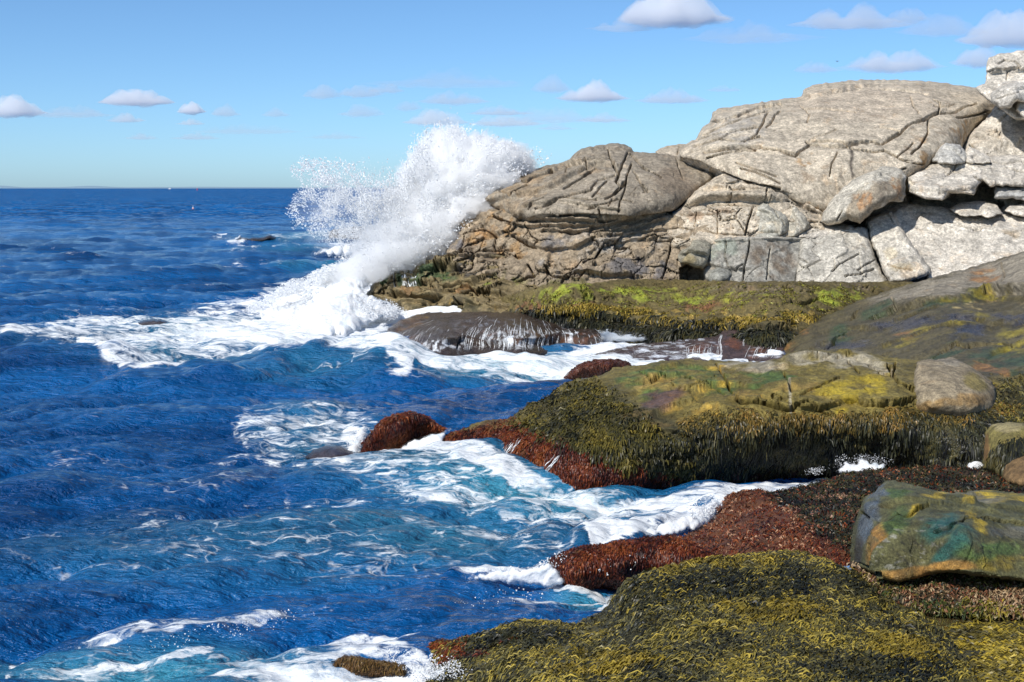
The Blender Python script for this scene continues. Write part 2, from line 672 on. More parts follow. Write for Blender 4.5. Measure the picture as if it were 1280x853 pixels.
    for k, (tt, sh) in enumerate(((0.25, 0.03), (0.7, shrink * 0.45), (1.0, shrink))):
        d = V[bv] - cam0
        d /= np.linalg.norm(d, axis=1, keepdims=True)
        d[:, 2] = np.minimum(d[:, 2], 0)
        R = V[bv] + d * thick * tt
        R = R + (cen + d.mean(0) * thick * tt - R) * sh
        R += 0.10 * thick * tt * 0.2 * np.stack([pn(R * 0.8), pn(R * 0.8 + 9), pn(R * 0.8 + 19)], -1)
        m0 = np.full(len(V) if k == 0 else base, -1)
        cur = np.arange(base, base + len(bv))
        a = np.searchsorted(bv, be[:, 0])
        b = np.searchsorted(bv, be[:, 1])
        p0 = prev
        allF.append(np.stack([p0[b], p0[a], cur[a], cur[b]], 1))
        allV.append(R)
        allC.append(C[bv])
        allW.append(W[bv])
        prev = cur
        base += len(bv)
    allV.append((cen + (cen - cam0) / np.linalg.norm(cen - cam0) * thick)[None])
    allC.append(C[bv].mean(0)[None])
    allW.append(np.array([wet]))
    a = np.searchsorted(bv, be[:, 0])
    b = np.searchsorted(bv, be[:, 1])
    tip = np.full(len(be), base)
    allF.append(np.stack([prev[b], prev[a], tip, tip], 1)[:, [0, 1, 2, 2]] if False else np.stack([prev[b], prev[a], tip, prev[b]], 1))
    # closing faces are triangles stored as quads would repeat a corner, so split them off
    VV, FF = np.concatenate(allV), np.concatenate(allF[:-1])
    CC, WW = np.concatenate(allC), np.concatenate(allW)
    TT = allF[-1][:, :3]
    at_ = {'Col': np.clip(CC, 0, 1), 'wet': WW}
    if mat is M_FOAM:
        at_ = {'rim': np.concatenate([ss(0, 11, D)[used], np.zeros(len(VV) - used.sum())])}
    o = obj_mixed(name, VV, FF, TT, mat, at_, parent)
    tag(o, label, cat, group, kind)
    o_info = dict(o=o, P=P2, N=N2, X=X, Y=Y, D=D, ins=ins, T=T)
    return o_info


def obj_mixed(name, V, Q, T, mat, attrs, parent=None, smooth=True):
    me = bpy.data.meshes.new(name)
    me.vertices.add(len(V))
    me.vertices.foreach_set('co', np.ascontiguousarray(V, np.float32).ravel())
    nl = Q.size + T.size
    me.loops.add(nl)
    me.loops.foreach_set('vertex_index', np.concatenate([Q.ravel(), T.ravel()]).astype(np.int32))
    me.polygons.add(len(Q) + len(T))
    me.polygons.foreach_set('loop_start', np.concatenate([np.arange(len(Q)) * 4, Q.size + np.arange(len(T)) * 3]).astype(np.int32))
    me.polygons.foreach_set('use_smooth', np.full(len(Q) + len(T), smooth, bool))
    for an, av in attrs.items():
        av = np.asarray(av, np.float32)
        if av.ndim == 2:
            a = me.attributes.new(an, 'FLOAT_COLOR', 'POINT')
            av = np.concatenate([av, np.ones((len(av), 1), np.float32)], 1)
            a.data.foreach_set('color', np.ascontiguousarray(av).ravel())
        else:
            a = me.attributes.new(an, 'FLOAT', 'POINT')
            a.data.foreach_set('value', np.ascontiguousarray(av))
    me.materials.append(mat)
    me.update(calc_edges=True)
    me.validate()
    o = bpy.data.objects.new(name, me)
    COL.objects.link(o)
    if parent:
        o.parent = parent
    return o


# ------------------------------------------------------------------ weed: thin blades rooted on a relief
def fronds(name, info, zones, parent, seed=0):
    """zones: list of dict(s=shapes, n=count, L=(min,max) m, w=(min,max) m, cols=[...], lift, hang, dirn, soft, nt)"""
    r = np.random.default_rng(100 + seed)
    P, N, X, Y, ins = info['P'], info['N'], info['X'], info['Y'], info['ins']
    Vs, Fs, Cs = [], [], []
    base = 0
    pi, pj = np.nonzero(ins)
    area = np.abs(np.gradient(X, axis=1) * np.gradient(Y, axis=0))
    for z in zones:
        wx = X + 8 * fbm(P * 1.3 + 77, 3)
        wy = Y + 6 * fbm(P * 1.3 + 99, 3)
        mk = smask(wx, wy, z['s'], z.get('soft', 0.3)) if z['s'] != 'all' else np.ones(X.shape)
        if 'nt' in z:
            mk = mk * ss(z['nt'][0], z['nt'][1], fbm(P * z.get('nf', 1.5) + 5 + seed, 3))
        pr = mk[pi, pj]
        if pr.sum() <= 0:
            continue
        n = z['n']
        ch = r.choice(len(pi), n, p=pr / pr.sum())
        ii, jj = pi[ch], pj[ch]
        p = P[ii, jj].copy()
        nm = N[ii, jj].copy()
        # move inside the cell
        du = np.gradient(P, axis=1)[ii, jj]
        dv = np.gradient(P, axis=0)[ii, jj]
        p += du * (r.random((n, 1)) - 0.5) + dv * (r.random((n, 1)) - 0.5)
        g = np.array([0, 0, -1.0])
        down = g - nm * (nm @ g)[:, None]
        dl = np.linalg.norm(down, axis=1, keepdims=True)
        flow = np.array(z.get('dirn', (-0.5, -0.8, 0)), float)
        fl = flow - nm * (nm @ flow)[:, None]
        fl /= np.maximum(np.linalg.norm(fl, axis=1, keepdims=True), 1e-6)
        tn = r.normal(size=(n, 3))
        tn -= nm * (tn * nm).sum(1)[:, None]
        tn /= np.linalg.norm(tn, axis=1, keepdims=True)
        sw = fbm(p * 0.8 + 200, 2)[:, None]
        dr = down * z.get('hang', 1.0) * 1.0 + fl * z.get('flow', 0.4) * (1 + sw) + tn * z.get('rand', 0.5)
        dr /= np.maximum(np.linalg.norm(dr, axis=1, keepdims=True), 1e-6)
        L = r.uniform(*z['L'], n)[:, None]
        if 'clump' in z:
            L = L * np.clip(1 + z['clump'] * 2.2 * fbm(p * np.array([3.2, 3.2, 1.2]) + 17, 3), .25, 2.2)[:, None]
        w = r.uniform(*z['w'], n)[:, None]
        lift = z.get('lift', 0.25) * L * r.uniform(0.4, 1.3, (n, 1))
        side = np.cross(dr, nm)
        side /= np.maximum(np.linalg.norm(side, axis=1, keepdims=True), 1e-6)
        tw = r.normal(size=(n, 1)) * 0.7
        side = side * np.cos(tw) + nm * np.sin(tw)
        k0 = p - nm * 0.01
        k1 = p + dr * L * 0.5 + nm * lift + tn * L * 0.08
        k2 = p + dr * L + nm * (lift * z.get('tip', 0.5)) + g * L * z.get('droop', 0.15)
        v = np.stack([k0 - side * w * 0.35, k0 + side * w * 0.35, k1 - side * w * 0.5, k1 + side * w * 0.5, k2 - side * w * 0.22, k2 + side * w * 0.22], 1)
        Vs.append(v.reshape(-1, 3))
        b = base + np.arange(n)[:, None] * 6
        Fs.append(np.concatenate([b + np.array([0, 1, 3, 2]), b + np.array([2, 3, 5, 4])], 0))
        base += n * 6
        cols = np.array(z['cols'])
        cn = fbm(p * np.array(z.get('cf3', (1, 1, 1))) * z.get('cf', 1.6) + 300 + seed, 3) + r.normal(size=n) * z.get('cr', 0.22)
        t = np.clip((cn + 0.55) / 1.1, 0, 0.999) * (len(cols) - 1)
        a = t.astype(int)
        fr = (t - a)[:, None]
        cc = cols[a] * (1 - fr) + cols[np.minimum(a + 1, len(cols) - 1)] * fr
        cc = cc * r.uniform(0.75, 1.25, (n, 1))
        Cs.append(np.repeat(cc, 6, 0))
    o = obj(name, np.concatenate(Vs), np.concatenate(Fs), M_WEED, parent, {'Col': np.clip(np.concatenate(Cs), 0, 1)}, smooth=True)
    o['kind'] = 'stuff'
    return o


def rot3(r, n):
    q = r.normal(size=(n, 4))
    q /= np.linalg.norm(q, axis=1, keepdims=True)
    w, x, y, z = q.T
    return np.stack([np.stack([1 - 2 * (y * y + z * z), 2 * (x * y - z * w), 2 * (x * z + y * w)], -1),
                     np.stack([2 * (x * y + z * w), 1 - 2 * (x * x + z * z), 2 * (y * z - x * w)], -1),
                     np.stack([2 * (x * z - y * w), 2 * (y * z + x * w), 1 - 2 * (x * x + y * y)], -1)], 1)


TET = np.array([[1, 1, 1], [1, -1, -1], [-1, 1, -1], [-1, -1, 1]], float) / math.sqrt(3)
TETF = np.array([[0, 1, 2], [0, 3, 1], [0, 2, 3], [1, 3, 2]])


def droplets(name, pts, size, seed=0, parent=None, origin=None, pull=1.0):
    r = np.random.default_rng(seed + 500)
    n = len(pts)
    R = rot3(r, n)
    t = TET * np.array([1.0, 1.0, 1.0])
    v = np.einsum('nij,kj->nki', R, t) * size[:, None, None]
    if origin is not None:
        d = pts - np.array(origin)
        d /= np.linalg.norm(d, axis=1, keepdims=True)
        d += r.normal(size=d.shape) * .35
        d /= np.linalg.norm(d, axis=1, keepdims=True)
        a = (v * d[:, None]).sum(-1, keepdims=True)
        v = v + d[:, None] * a * (pull * r.random((n, 1, 1)) ** 2)
    v = v + pts[:, None]
    f = (np.arange(n)[:, None, None] * 4 + TETF[None]).reshape(-1, 3)
    o = obj(name, v.reshape(-1, 3), f, M_DROP, parent, smooth=False)
    o['kind'] = 'stuff'
    return o


def spray_points(blobs, r):
    """blobs: (px, py, rx, ry, ang, n, Y, dY, clump, power)"""
    out, sz = [], []
    for px, py, rx, ry, ang, n, Y0, dY, clump, s0, s1 in blobs:
        m = n * 6
        rad = np.sqrt(r.random(m))
        rad = rad * (0.75 + 0.35 * r.random(m))
        th = r.random(m) * 2 * math.pi
        u, v = rad * np.cos(th), rad * np.sin(th)
        a = math.radians(ang)
        X = px + u * rx * math.cos(a) - v * ry * math.sin(a)
        Y = py + u * rx * math.sin(a) + v * ry * math.cos(a)
        q = fbm(np.stack([X / 22.0, Y / 22.0, np.full(m, px * 0.01)], -1), 4)
        keep = r.random(m) < np.clip(0.5 + clump * q - 0.35 * rad ** 2, 0.02, 1)
        k = np.nonzero(keep)[0][:n]
        X, Y = X[k], Y[k]
        D = Y0 + dY * np.clip(r.normal(size=len(k)), -2, 2)
        out.append(at(X, Y, D))
        s = s0 + (s1 - s0) * r.random(len(k)) ** 3
        sz.append(s * (D / FPX))
    return np.concatenate(out), np.concatenate(sz)


# ------------------------------------------------------------------ the sea
def tile(L, N, kp, spread, lo, hi, rms, seed, dirn=(0.45, -0.9)):
    r = np.random.default_rng(seed)
    k1 = np.fft.fftfreq(N, L / N) * 2 * math.pi
    kx, ky = np.meshgrid(k1, k1)
    k = np.hypot(kx, ky)
    k[0, 0] = 1e9
    cs = (kx * dirn[0] + ky * dirn[1]) / k / np.hypot(*dirn)
    A = np.exp(-0.5 * (kp / k) ** 2) / k ** 4 * (0.05 + np.abs(cs) ** spread)
    A = A * (k > 2 * math.pi / hi) * (k < 2 * math.pi / lo)
    hk = np.sqrt(A) * (r.normal(size=(N, N)) + 1j * r.normal(size=(N, N)))
    h = np.fft.ifft2(hk).real
    s = rms / h.std()
    dx = np.fft.ifft2(-1j * kx / k * hk).real * s
    dy = np.fft.ifft2(-1j * ky / k * hk).real * s
    return h * s, dx, dy, L, N


def sample(T, f, x, y):
    L, N = T[3], T[4]
    u, v = x / L * N, y / L * N
    i, j = np.floor(u).astype(int), np.floor(v).astype(int)
    a, b = u - i, v - j
    g = T[f]
    i0, i1, j0, j1 = i % N, (i + 1) % N, j % N, (j + 1) % N
    return (g[j0, i0] * (1 - a) * (1 - b) + g[j0, i1] * a * (1 - b) + g[j1, i0] * (1 - a) * b + g[j1, i1] * a * b)


T1 = tile(83.0, 512, 0.42, 4.0, 1.2, 60, 0.15, 21, (.3, -.95))
T2 = tile(13.0, 256, 0.9, 3.0, 0.16, 3.2, 0.055, 22)
T3 = tile(37.0, 512, 0.8, 4.0, 0.4, 9, 0.115, 23, (0.5, -0.85))


def build_sea():
    pys = np.concatenate([np.arange(1010, 700, -2.0), np.arange(700, 262, -1.2), np.arange(262, 236.2, -0.7)])
    Ys = H / slope(pys)
    Ys = np.concatenate([[2.0, 6.0, 9.5], Ys, [9000, 14000, 25000, 60000]])
    tx = np.arange(-0.40, 0.4001, 2.4 / FPX)
    tx = np.concatenate([[-8, -3, -1.5, -0.9, -0.6, -0.47], tx, [0.47, 0.6, 0.9, 1.5, 3, 8]])
    TX, YY = np.meshgrid(tx, Ys)
    XX = TX * YY
    P = np.stack([XX, YY, np.zeros_like(XX)], -1)
    PX, PY = proj(P)
    R = np.hypot(XX, YY)
    near = 1 - ss(260, 1200, R)
    fine = 1 - ss(60, 140, R)
    h = near * (sample(T1, 0, XX, YY) + sample(T3, 0, XX, YY)) + fine * sample(T2, 0, XX, YY)
    ch = 1.15
    dx = near * (sample(T1, 1, XX, YY) + sample(T3, 1, XX, YY)) + fine * sample(T2, 1, XX, YY)
    dy = near * (sample(T1, 2, XX, YY) + sample(T3, 2, XX, YY)) + fine * sample(T2, 2, XX, YY)
    # ridges: swells and breaking crests, by their course on the water
    def course(pts):
        return np.array([at(a, b, H / slope(b))[:2] for a, b in pts])
    c3 = sample(T3, 0, XX, YY) + .5 * sample(T1, 0, XX, YY)
    foam = 0.16 + (0.42 * ss(0.12, 0.30, c3) + .12 * fbm(P * .12, 3)) * near * (0.5 + 0.5 * ss(-.2, .3, fbm(P * .06 + 9, 2)))
    aer = np.zeros(XX.shape)
    wX = PX + 9 * pn(P * 0.5)
    wY = PY + 5 * pn(P * 0.5 + 40)
    RID = [
        ([(250, 482), (330, 470), (400, 460), (450, 456), (500, 470)], 0.75, 2.4, 0.0),
        ([(395, 458), (430, 454), (470, 460), (500, 472), (512, 482)], 0.30, 0.9, 1.2),
        ([(245, 345), (310, 337), (420, 334)], 0.55, 3.0, 0.75),
        ([(300, 317), (400, 313), (470, 310)], 0.5, 4.0, 0.8),
        ([(275, 299), (320, 301), (380, 298), (470, 296)], 0.6, 6.0, 0.8),
        ([(90, 452), (180, 462), (300, 452), (400, 458)], 0.35, 1.8, 0.0),
        ([(0, 430), (40, 435), (90, 450)], 0.5, 1.6, 0.0),
        ([(0, 832), (130, 808), (250, 797), (320, 785), (400, 776)], 0.16, 0.45, 0.9),
        ([(250, 845), (350, 830), (430, 818), (520, 812)], 0.16, 0.5, 0.9),
        ([(160, 662), (260, 660), (330, 657), (400, 650)], 0.14, 0.5, 0.75),
        ([(560, 722), (610, 714), (660, 716), (690, 726)], 0.30, 0.5, 1.2),
        ([(740, 672), (800, 662), (850, 648), (890, 630)], 0.30, 0.55, 1.1),
        ([(700, 560), (600, 640), (500, 655)], 0.0, 0.5, 0.0),
        ([(380, 560), (350, 545), (330, 530), (360, 522), (420, 516)], 0.12, 0.7, 0.9),
        ([(640, 772), (700, 760), (760, 742)], 0.16, 0.4, 1.0),
        ([(0, 590), (120, 582), (280, 575)], 0.10, 0.6, 0.55),
        ([(560, 600), (640, 606), (720, 612), (800, 620)], 0.12, 0.5, 0.8),
    ]
    for pts, hh, ww, ff in RID:
        c = course(pts)
        d, _, _, s = seg_dist(XX + 0.5 * ww * pn(P * 0.6 + 5), YY + 0.7 * ww * pn(P * 0.5 + 15), c, R=ww * 5)
        wgt = np.exp(-(d / ww) ** 2) * (0.65 + 0.6 * fbm(P * 0.9 / max(ww, .5), 2))
        h += hh * wgt
        foam = np.maximum(foam, ff * np.exp(-(d / (0.6 * ww)) ** 2) * (.8 + .7 * fbm(P * 1.3 + 60, 3)))
    FO = [
        (0.84, [('p', [(-20, 408), (100, 398), (200, 392), (300, 368), (360, 352), (420, 335), (520, 330), (560, 390), (505, 400), (480, 420), (455, 432), (480, 445), (510, 474), (490, 478), (450, 462), (400, 457), (330, 449), (250, 454), (150, 459), (90, 452), (30, 432), (-20, 420)], 14)]),
        (1.1, [('p', [(230, 408), (330, 388), (430, 340), (520, 340), (500, 400), (455, 436), (500, 474), (440, 448), (380, 444), (300, 444), (230, 432)], 22)]),
        (0.72, [('e', 375, 298, 95, 7), ('e', 440, 312, 80, 11)]),
        (0.95, [('e', 440, 314, 55, 8), ('l', [(275, 296), (300, 296)], 3), ('e', 296, 304, 14, 4)]),
        (0.95, [('p', [(480, 438), (560, 436), (640, 436), (740, 428), (810, 416), (980, 426), (985, 452), (900, 456), (830, 456), (800, 466), (790, 474), (710, 482), (690, 488), (670, 474), (600, 464), (540, 460)], 12)]),
        (1.05, [('p', [(640, 440), (740, 430), (880, 440), (980, 436), (980, 456), (830, 458), (760, 470), (690, 470), (640, 456)], 10)]),
        (0.5, [('e', 590, 470, 120, 14)]),
        (0.78, [('p', [(318, 530), (400, 512), (450, 514), (470, 524), (455, 566), (400, 562), (330, 556)], 16)]),
        (1.1, [('p', [(470, 572), (500, 552), (556, 540), (566, 575), (520, 585), (460, 582)], 10), ('e', 440, 545, 24, 18)]),
        (0.98, [('l', [(400, 578), (500, 580), (560, 580), (620, 596), (690, 612), (750, 622), (850, 624), (940, 612), (1040, 594)], 15)]),
        (0.74, [('p', [(310, 575), (560, 575), (700, 610), (900, 612), (1030, 596), (900, 640), (760, 660), (560, 640), (400, 610)], 30)]),
        (0.62, [('l', [(0, 668), (120, 666), (330, 659), (400, 653)], 7), ('l', [(170, 690), (300, 695), (400, 690)], 12), ('l', [(490, 650), (560, 668), (640, 664), (700, 650)], 16)]),
        (1.0, [('l', [(740, 676), (830, 660), (890, 640), (910, 622)], 14), ('l', [(590, 718), (650, 714), (690, 722)], 10), ('l', [(690, 734), (740, 738), (790, 728)], 8), ('l', [(690, 776), (740, 772), (775, 745)], 8)]),
        (0.66, [('p', [(540, 640), (760, 620), (900, 610), (880, 650), (740, 690), (640, 700), (560, 690)], 30)]),
        (0.95, [('l', [(280, 838), (400, 822), (500, 812)], 8), ('e', 420, 862, 230, 26)]),
        (0.58, [('e', 200, 840, 260, 28), ('e', 480, 700, 200, 50), ('e', 180, 400, 200, 30), ('e', 300, 680, 330, 34)]),
        (0.46, [('e', 300, 600, 340, 60)]),
        (1.6, [('l', [(490, 392), (560, 390), (660, 392)], 16)]),
        (0.9, [('l', [(1020, 592), (1060, 586), (1110, 586)], 8)]),
    ]
    FO += [
        (0.80, [('p', [(-20, 404), (60, 400), (200, 388), (330, 366), (420, 350), (460, 420), (520, 476), (430, 470), (330, 458), (200, 464), (90, 462), (-20, 430)], 22)]),
        (0.92, [('p', [(470, 440), (700, 436), (700, 486), (600, 478), (520, 478), (490, 470)], 16)]),
        (0.90, [('l', [(90, 448), (180, 458), (300, 450), (390, 452), (470, 458), (505, 474)], 8)]),
        (0.72, [('p', [(300, 512), (470, 505), (480, 530), (560, 560), (560, 590), (300, 590), (290, 540)], 24)]),
        (0.80, [('p', [(560, 590), (700, 616), (860, 622), (1010, 596), (900, 630), (850, 655), (740, 672), (600, 640), (500, 610)], 24)]),
        (0.86, [('l', [(0, 832), (130, 806), (250, 794), (330, 784)], 10), ('l', [(0, 848), (140, 836), (260, 822)], 9), ('p', [(240, 870), (300, 838), (400, 826), (500, 818), (620, 870)], 12)]),
        (1.2, [('e', 760, 436, 80, 10), ('e', 700, 442, 80, 8)]),
        (1.05, [('p', [(330, 870), (400, 845), (510, 838), (620, 850), (640, 880)], 10)]),
        (0.62, [('l', [(60, 575), (200, 582), (330, 570)], 9), ('l', [(300, 620), (420, 628), (520, 622)], 8), ('l', [(0, 700), (120, 705), (240, 712)], 6), ('l', [(380, 735), (500, 728), (560, 722)], 7), ('l', [(170, 640), (300, 646)], 5)]),
    ]
    for v, s in FO:
        foam = np.maximum(foam, v * smask(wX, wY, s, 0.55))
    AE = [
        (0.55, [('e', 250, 425, 280, 45)]), (0.5, [('e', 400, 336, 80, 8), ('e', 360, 312, 90, 8), ('e', 380, 298, 100, 8)]),
        (0.8, [('e', 650, 455, 330, 30)]), (0.5, [('e', 400, 545, 110, 40)]), (0.75, [('e', 640, 612, 300, 44, 4)]),
        (0.42, [('e', 560, 660, 300, 60)]), (0.8, [('e', 730, 752, 70, 34)]), (0.6, [('e', 180, 848, 330, 50)]),
        (0.3, [('e', 280, 690, 340, 60)]), (0.35, [('e', 380, 470, 130, 20)]),
    ]
    for v, s in AE:
        aer = np.maximum(aer, v * smask(wX, wY, s, 0.9))
    aer = np.clip(aer * (1 + 0.9 * fbm(P * 0.25, 3)), 0, 1)
    foam = foam * (1 + .30 * fbm(P * np.array([.35, .8, 1]) + 70, 4))
    h = h + 0.10 * ss(0.7, 1.0, foam) * fbm(P * 1.6, 4) * near
    V = np.stack([XX + ch * dx, YY + ch * dy, h], -1)
    far = ss(70, 420, R)
    ny, nx = XX.shape
    i = np.arange(ny * nx).reshape(ny, nx)
    F = np.stack([i[:-1, :-1], i[:-1, 1:], i[1:, 1:], i[1:, :-1]], -1).reshape(-1, 4)
    o = obj('sea', V.reshape(-1, 3), F, M_SEA, None, {'foam': foam.ravel(), 'aer': aer.ravel(), 'far': far.ravel(), 'mid': ss(24, 62, R).ravel()})
    tag(o, kind='structure')
    # its bed, far below the swell
    B = np.array([[-70000, -60, -9], [70000, -60, -9], [70000, 70000, -9], [-70000, 70000, -9.0]])
    tag(obj('seabed', B, np.array([[0, 1, 2, 3]]), simple_material('seabed', (0.02, 0.05, 0.07, 1))), kind='structure')


build_sea()

# ------------------------------------------------------------------ rocks of the headland, from the back to the front
TAN = (0.455, 0.39, 0.30)
GREY = (0.36, 0.335, 0.30)
PALE = (0.54, 0.49, 0.415)
BROWN = (0.25, 0.195, 0.135)
RUST = (0.33, 0.19, 0.09)
BLACK = (0.03, 0.03, 0.032)
MOSS = (0.20, 0.235, 0.028)
OLIVE = (0.14, 0.115, 0.025)
GREEN = (0.045, 0.085, 0.035)
OCHRE = (0.30, 0.19, 0.035)
DARKW = (0.035, 0.034, 0.024)
REDW = (0.115, 0.032, 0.014)

# bank of bedrock behind the slabs
relief('granite_bank', [(1190, 215), (1208, 178), (1215, 165), (1232, 150), (1241, 136), (1248, 122), (1262, 112), (1300, 106), (1350, 104), (1350, 380), (1240, 380), (1050, 372), (1020, 350), (1020, 285), (1060, 262), (1130, 235)],
       [(1215, 170, 76), (1250, 120, 79), (1330, 115, 79), (1330, 140, 78), (1200, 220, 73), (1340, 230, 74), (1030, 340, 69.5), (1340, 360, 67.5), (1120, 280, 71), (1330, 290, 71)],
       PALE, 'pale granite bank rising behind the fallen slabs at the right edge', 'rock', bulge=(26, 2.0),
       lumps=[(0.28, 0.4, 4, False), (0.05, 2.2, 3, False)], blocks=[(0.3, (0.35, 0.35, 0.6), 0.05, 0.15, 0.3)],
       cracks=[([(1212, 182), (1224, 192), (1238, 198), (1252, 203)], 2.0, 0.35), ([(1220, 172), (1250, 168)], 1.5, 0.15)],
       holes=[([(1134, 244), (1180, 238), (1245, 230), (1252, 262), (1190, 267), (1136, 256)], 3.0), ([(1056, 270), (1084, 268), (1080, 288), (1058, 286)], 1.5)],
       layers=[dict(c=TAN, s=[('e', 1230, 175, 30, 20)], k=0.5)], seed=1, thick=8)

# big dome
relief('granite_dome', [(846, 200), (849, 188), (858, 181), (872, 172), (878, 160), (887, 154), (891, 140), (897, 136), (930, 131), (960, 127), (985, 123), (1002, 121), (1004, 113), (1016, 106), (1045, 103), (1080, 100), (1130, 100), (1180, 104), (1220, 109), (1242, 114), (1246, 130), (1242, 147), (1222, 160), (1212, 178), (1200, 196), (1170, 215), (1140, 240), (1100, 275), (1030, 290), (990, 275), (950, 258), (905, 232), (868, 214)],
       [(860, 200, 71), (900, 225, 69.5), (1030, 275, 68.5), (1120, 250, 69.5), (1200, 195, 72), (900, 150, 75), (1000, 135, 77), (1100, 115, 80), (1220, 120, 81), (1050, 195, 70.2), (950, 200, 70.3), (1140, 170, 72.5)],
       TAN, 'huge rounded tan granite dome forming the skyline at upper right', 'rock', bulge=(34, 6.0), step=1.0,
       lumps=[(0.22, 0.28, 4, False), (0.04, 2.5, 4, False)],
       cracks=[([(890, 153), (920, 146), (945, 137), (975, 130)], 2.0, .28), ([(880, 170), (910, 156), (940, 146), (965, 137)], 1.6, .22),
               ([(872, 176), (900, 168), (930, 163), (950, 158), (960, 143)], 1.6, .22), ([(868, 186), (900, 176), (925, 178), (950, 170)], 1.6, .25),
               ([(900, 176), (915, 166)], 1.5, .2), ([(930, 178), (945, 168), (952, 156)], 1.5, .2), ([(958, 158), (975, 140)], 1.4, .18),
               ([(880, 192), (915, 186), (950, 184), (975, 187), (995, 193), (1012, 181)], 2.2, .35), ([(884, 198), (915, 190), (945, 187)], 1.6, .25),
               ([(1008, 178), (1040, 176), (1060, 181), (1090, 178), (1102, 180)], 2.2, .35), ([(1012, 181), (1030, 182), (1060, 184)], 1.5, .2),
               ([(1060, 184), (1090, 190), (1105, 188), (1118, 195), (1128, 201)], 1.8, .3), ([(1102, 180), (1120, 170), (1135, 158), (1155, 151), (1173, 141)], 2.2, .4),
               ([(1173, 141), (1175, 130), (1166, 125)], 1.8, .25), ([(1175, 142), (1195, 140), (1210, 132), (1222, 130)], 1.8, .28), ([(1195, 148), (1215, 145), (1242, 140)], 1.6, .22),
               ([(1160, 152), (1159, 168), (1148, 185), (1138, 193)], 1.8, .28), ([(1100, 158), (1115, 162), (1125, 165)], 1.4, .15), ([(1138, 121), (1143, 135), (1148, 143)], 1.3, .14),
               ([(1005, 137), (1040, 137), (1070, 140)], 1.4, .14), ([(1000, 132), (1006, 137), (1012, 146), (1008, 153)], 1.3, .14), ([(1040, 116), (1075, 112), (1130, 114), (1160, 117)], 1.3, .12),
               ([(1012, 175), (1030, 168), (1045, 162)], 1.2, .12), ([(1047, 190), (1040, 205), (1037, 220)], 1.3, .15), ([(1060, 240), (1085, 232), (1105, 220), (1130, 210)], 1.6, .25),
               ([(980, 250), (1005, 260), (1025, 266)], 2.2, .4), ([(900, 212), (930, 226), (950, 232), (975, 236)], 2.6, .5), ([(920, 205), (945, 215), (970, 222)], 1.6, .25), ([(925, 212), (955, 222), (975, 230)], 1.5, .22),
               ([(1168, 133), (1185, 134), (1195, 130)], 1.3, .15), ([(1128, 201), (1145, 203), (1152, 205)], 1.8, .3), ([(1120, 196), (1135, 186), (1142, 178)], 1.3, .16)],
       lips=[([(1002, 121), (1020, 121), (1035, 118), (1052, 113), (1076, 108)], 0.55, 10, 0.2), ([(848, 196), (878, 203), (910, 216), (945, 232), (975, 238)], 0.4, 9, 0.6),
             ([(885, 152), (905, 152), (935, 143), (975, 132)], 0.35, 5, 0.25), ([(868, 190), (905, 186), (950, 186), (995, 192)], 0.35, 7, 0.25), ([(1050, 182), (1090, 180), (1130, 165), (1172, 142)], 0.15, 20, 0.25)],
       layers=[dict(c=(0.29, 0.22, 0.15), s=[('e', 1150, 175, 45, 35, -30), ('e', 1195, 165, 26, 34, 30), ('e', 1020, 215, 40, 24)], nt=(-.15, .35), k=.75),
               dict(c=(0.40, 0.25, 0.12), s=[('e', 1160, 192, 24, 24), ('e', 1010, 200, 26, 12), ('e', 1200, 165, 12, 25, 30), ('e', 1020, 262, 26, 10, 25)], nt=(-.2, .3), k=.8),
               dict(c=(0.07, 0.055, 0.045), s=[('l', [(1065, 186), (1064, 205), (1066, 222)], 4)], soft=.9, warp=2, k=.85),
               dict(c=(0.10, 0.09, 0.08), s=[('e', 1134, 125, 4, 2.4, 20), ('e', 1103, 136, 3, 1.5)], warp=2),
               dict(c=GREY, s=[('e', 920, 165, 60, 30)], k=.6, nt=(-.3, .2)), dict(c=(0.46, 0.38, 0.29), s=[('e', 1080, 130, 130, 30)], k=.6)],
       seed=2, thick=14, lscale=.3)

# knob behind the saddle
relief('rounded_rock', [(819, 190), (826, 185), (838, 182), (852, 180), (866, 180), (872, 190), (860, 204), (830, 200)], [(820, 190, 78), (860, 182, 79), (840, 200, 76.5)], TAN,
       'small rounded rock lying in the skyline saddle between the two domes', 'rock', bulge=(10, 1.2), lumps=[(0.1, 0.9, 3, False)], cracks=[([(851, 181), (846, 192)], 1.4, .2)], seed=3)

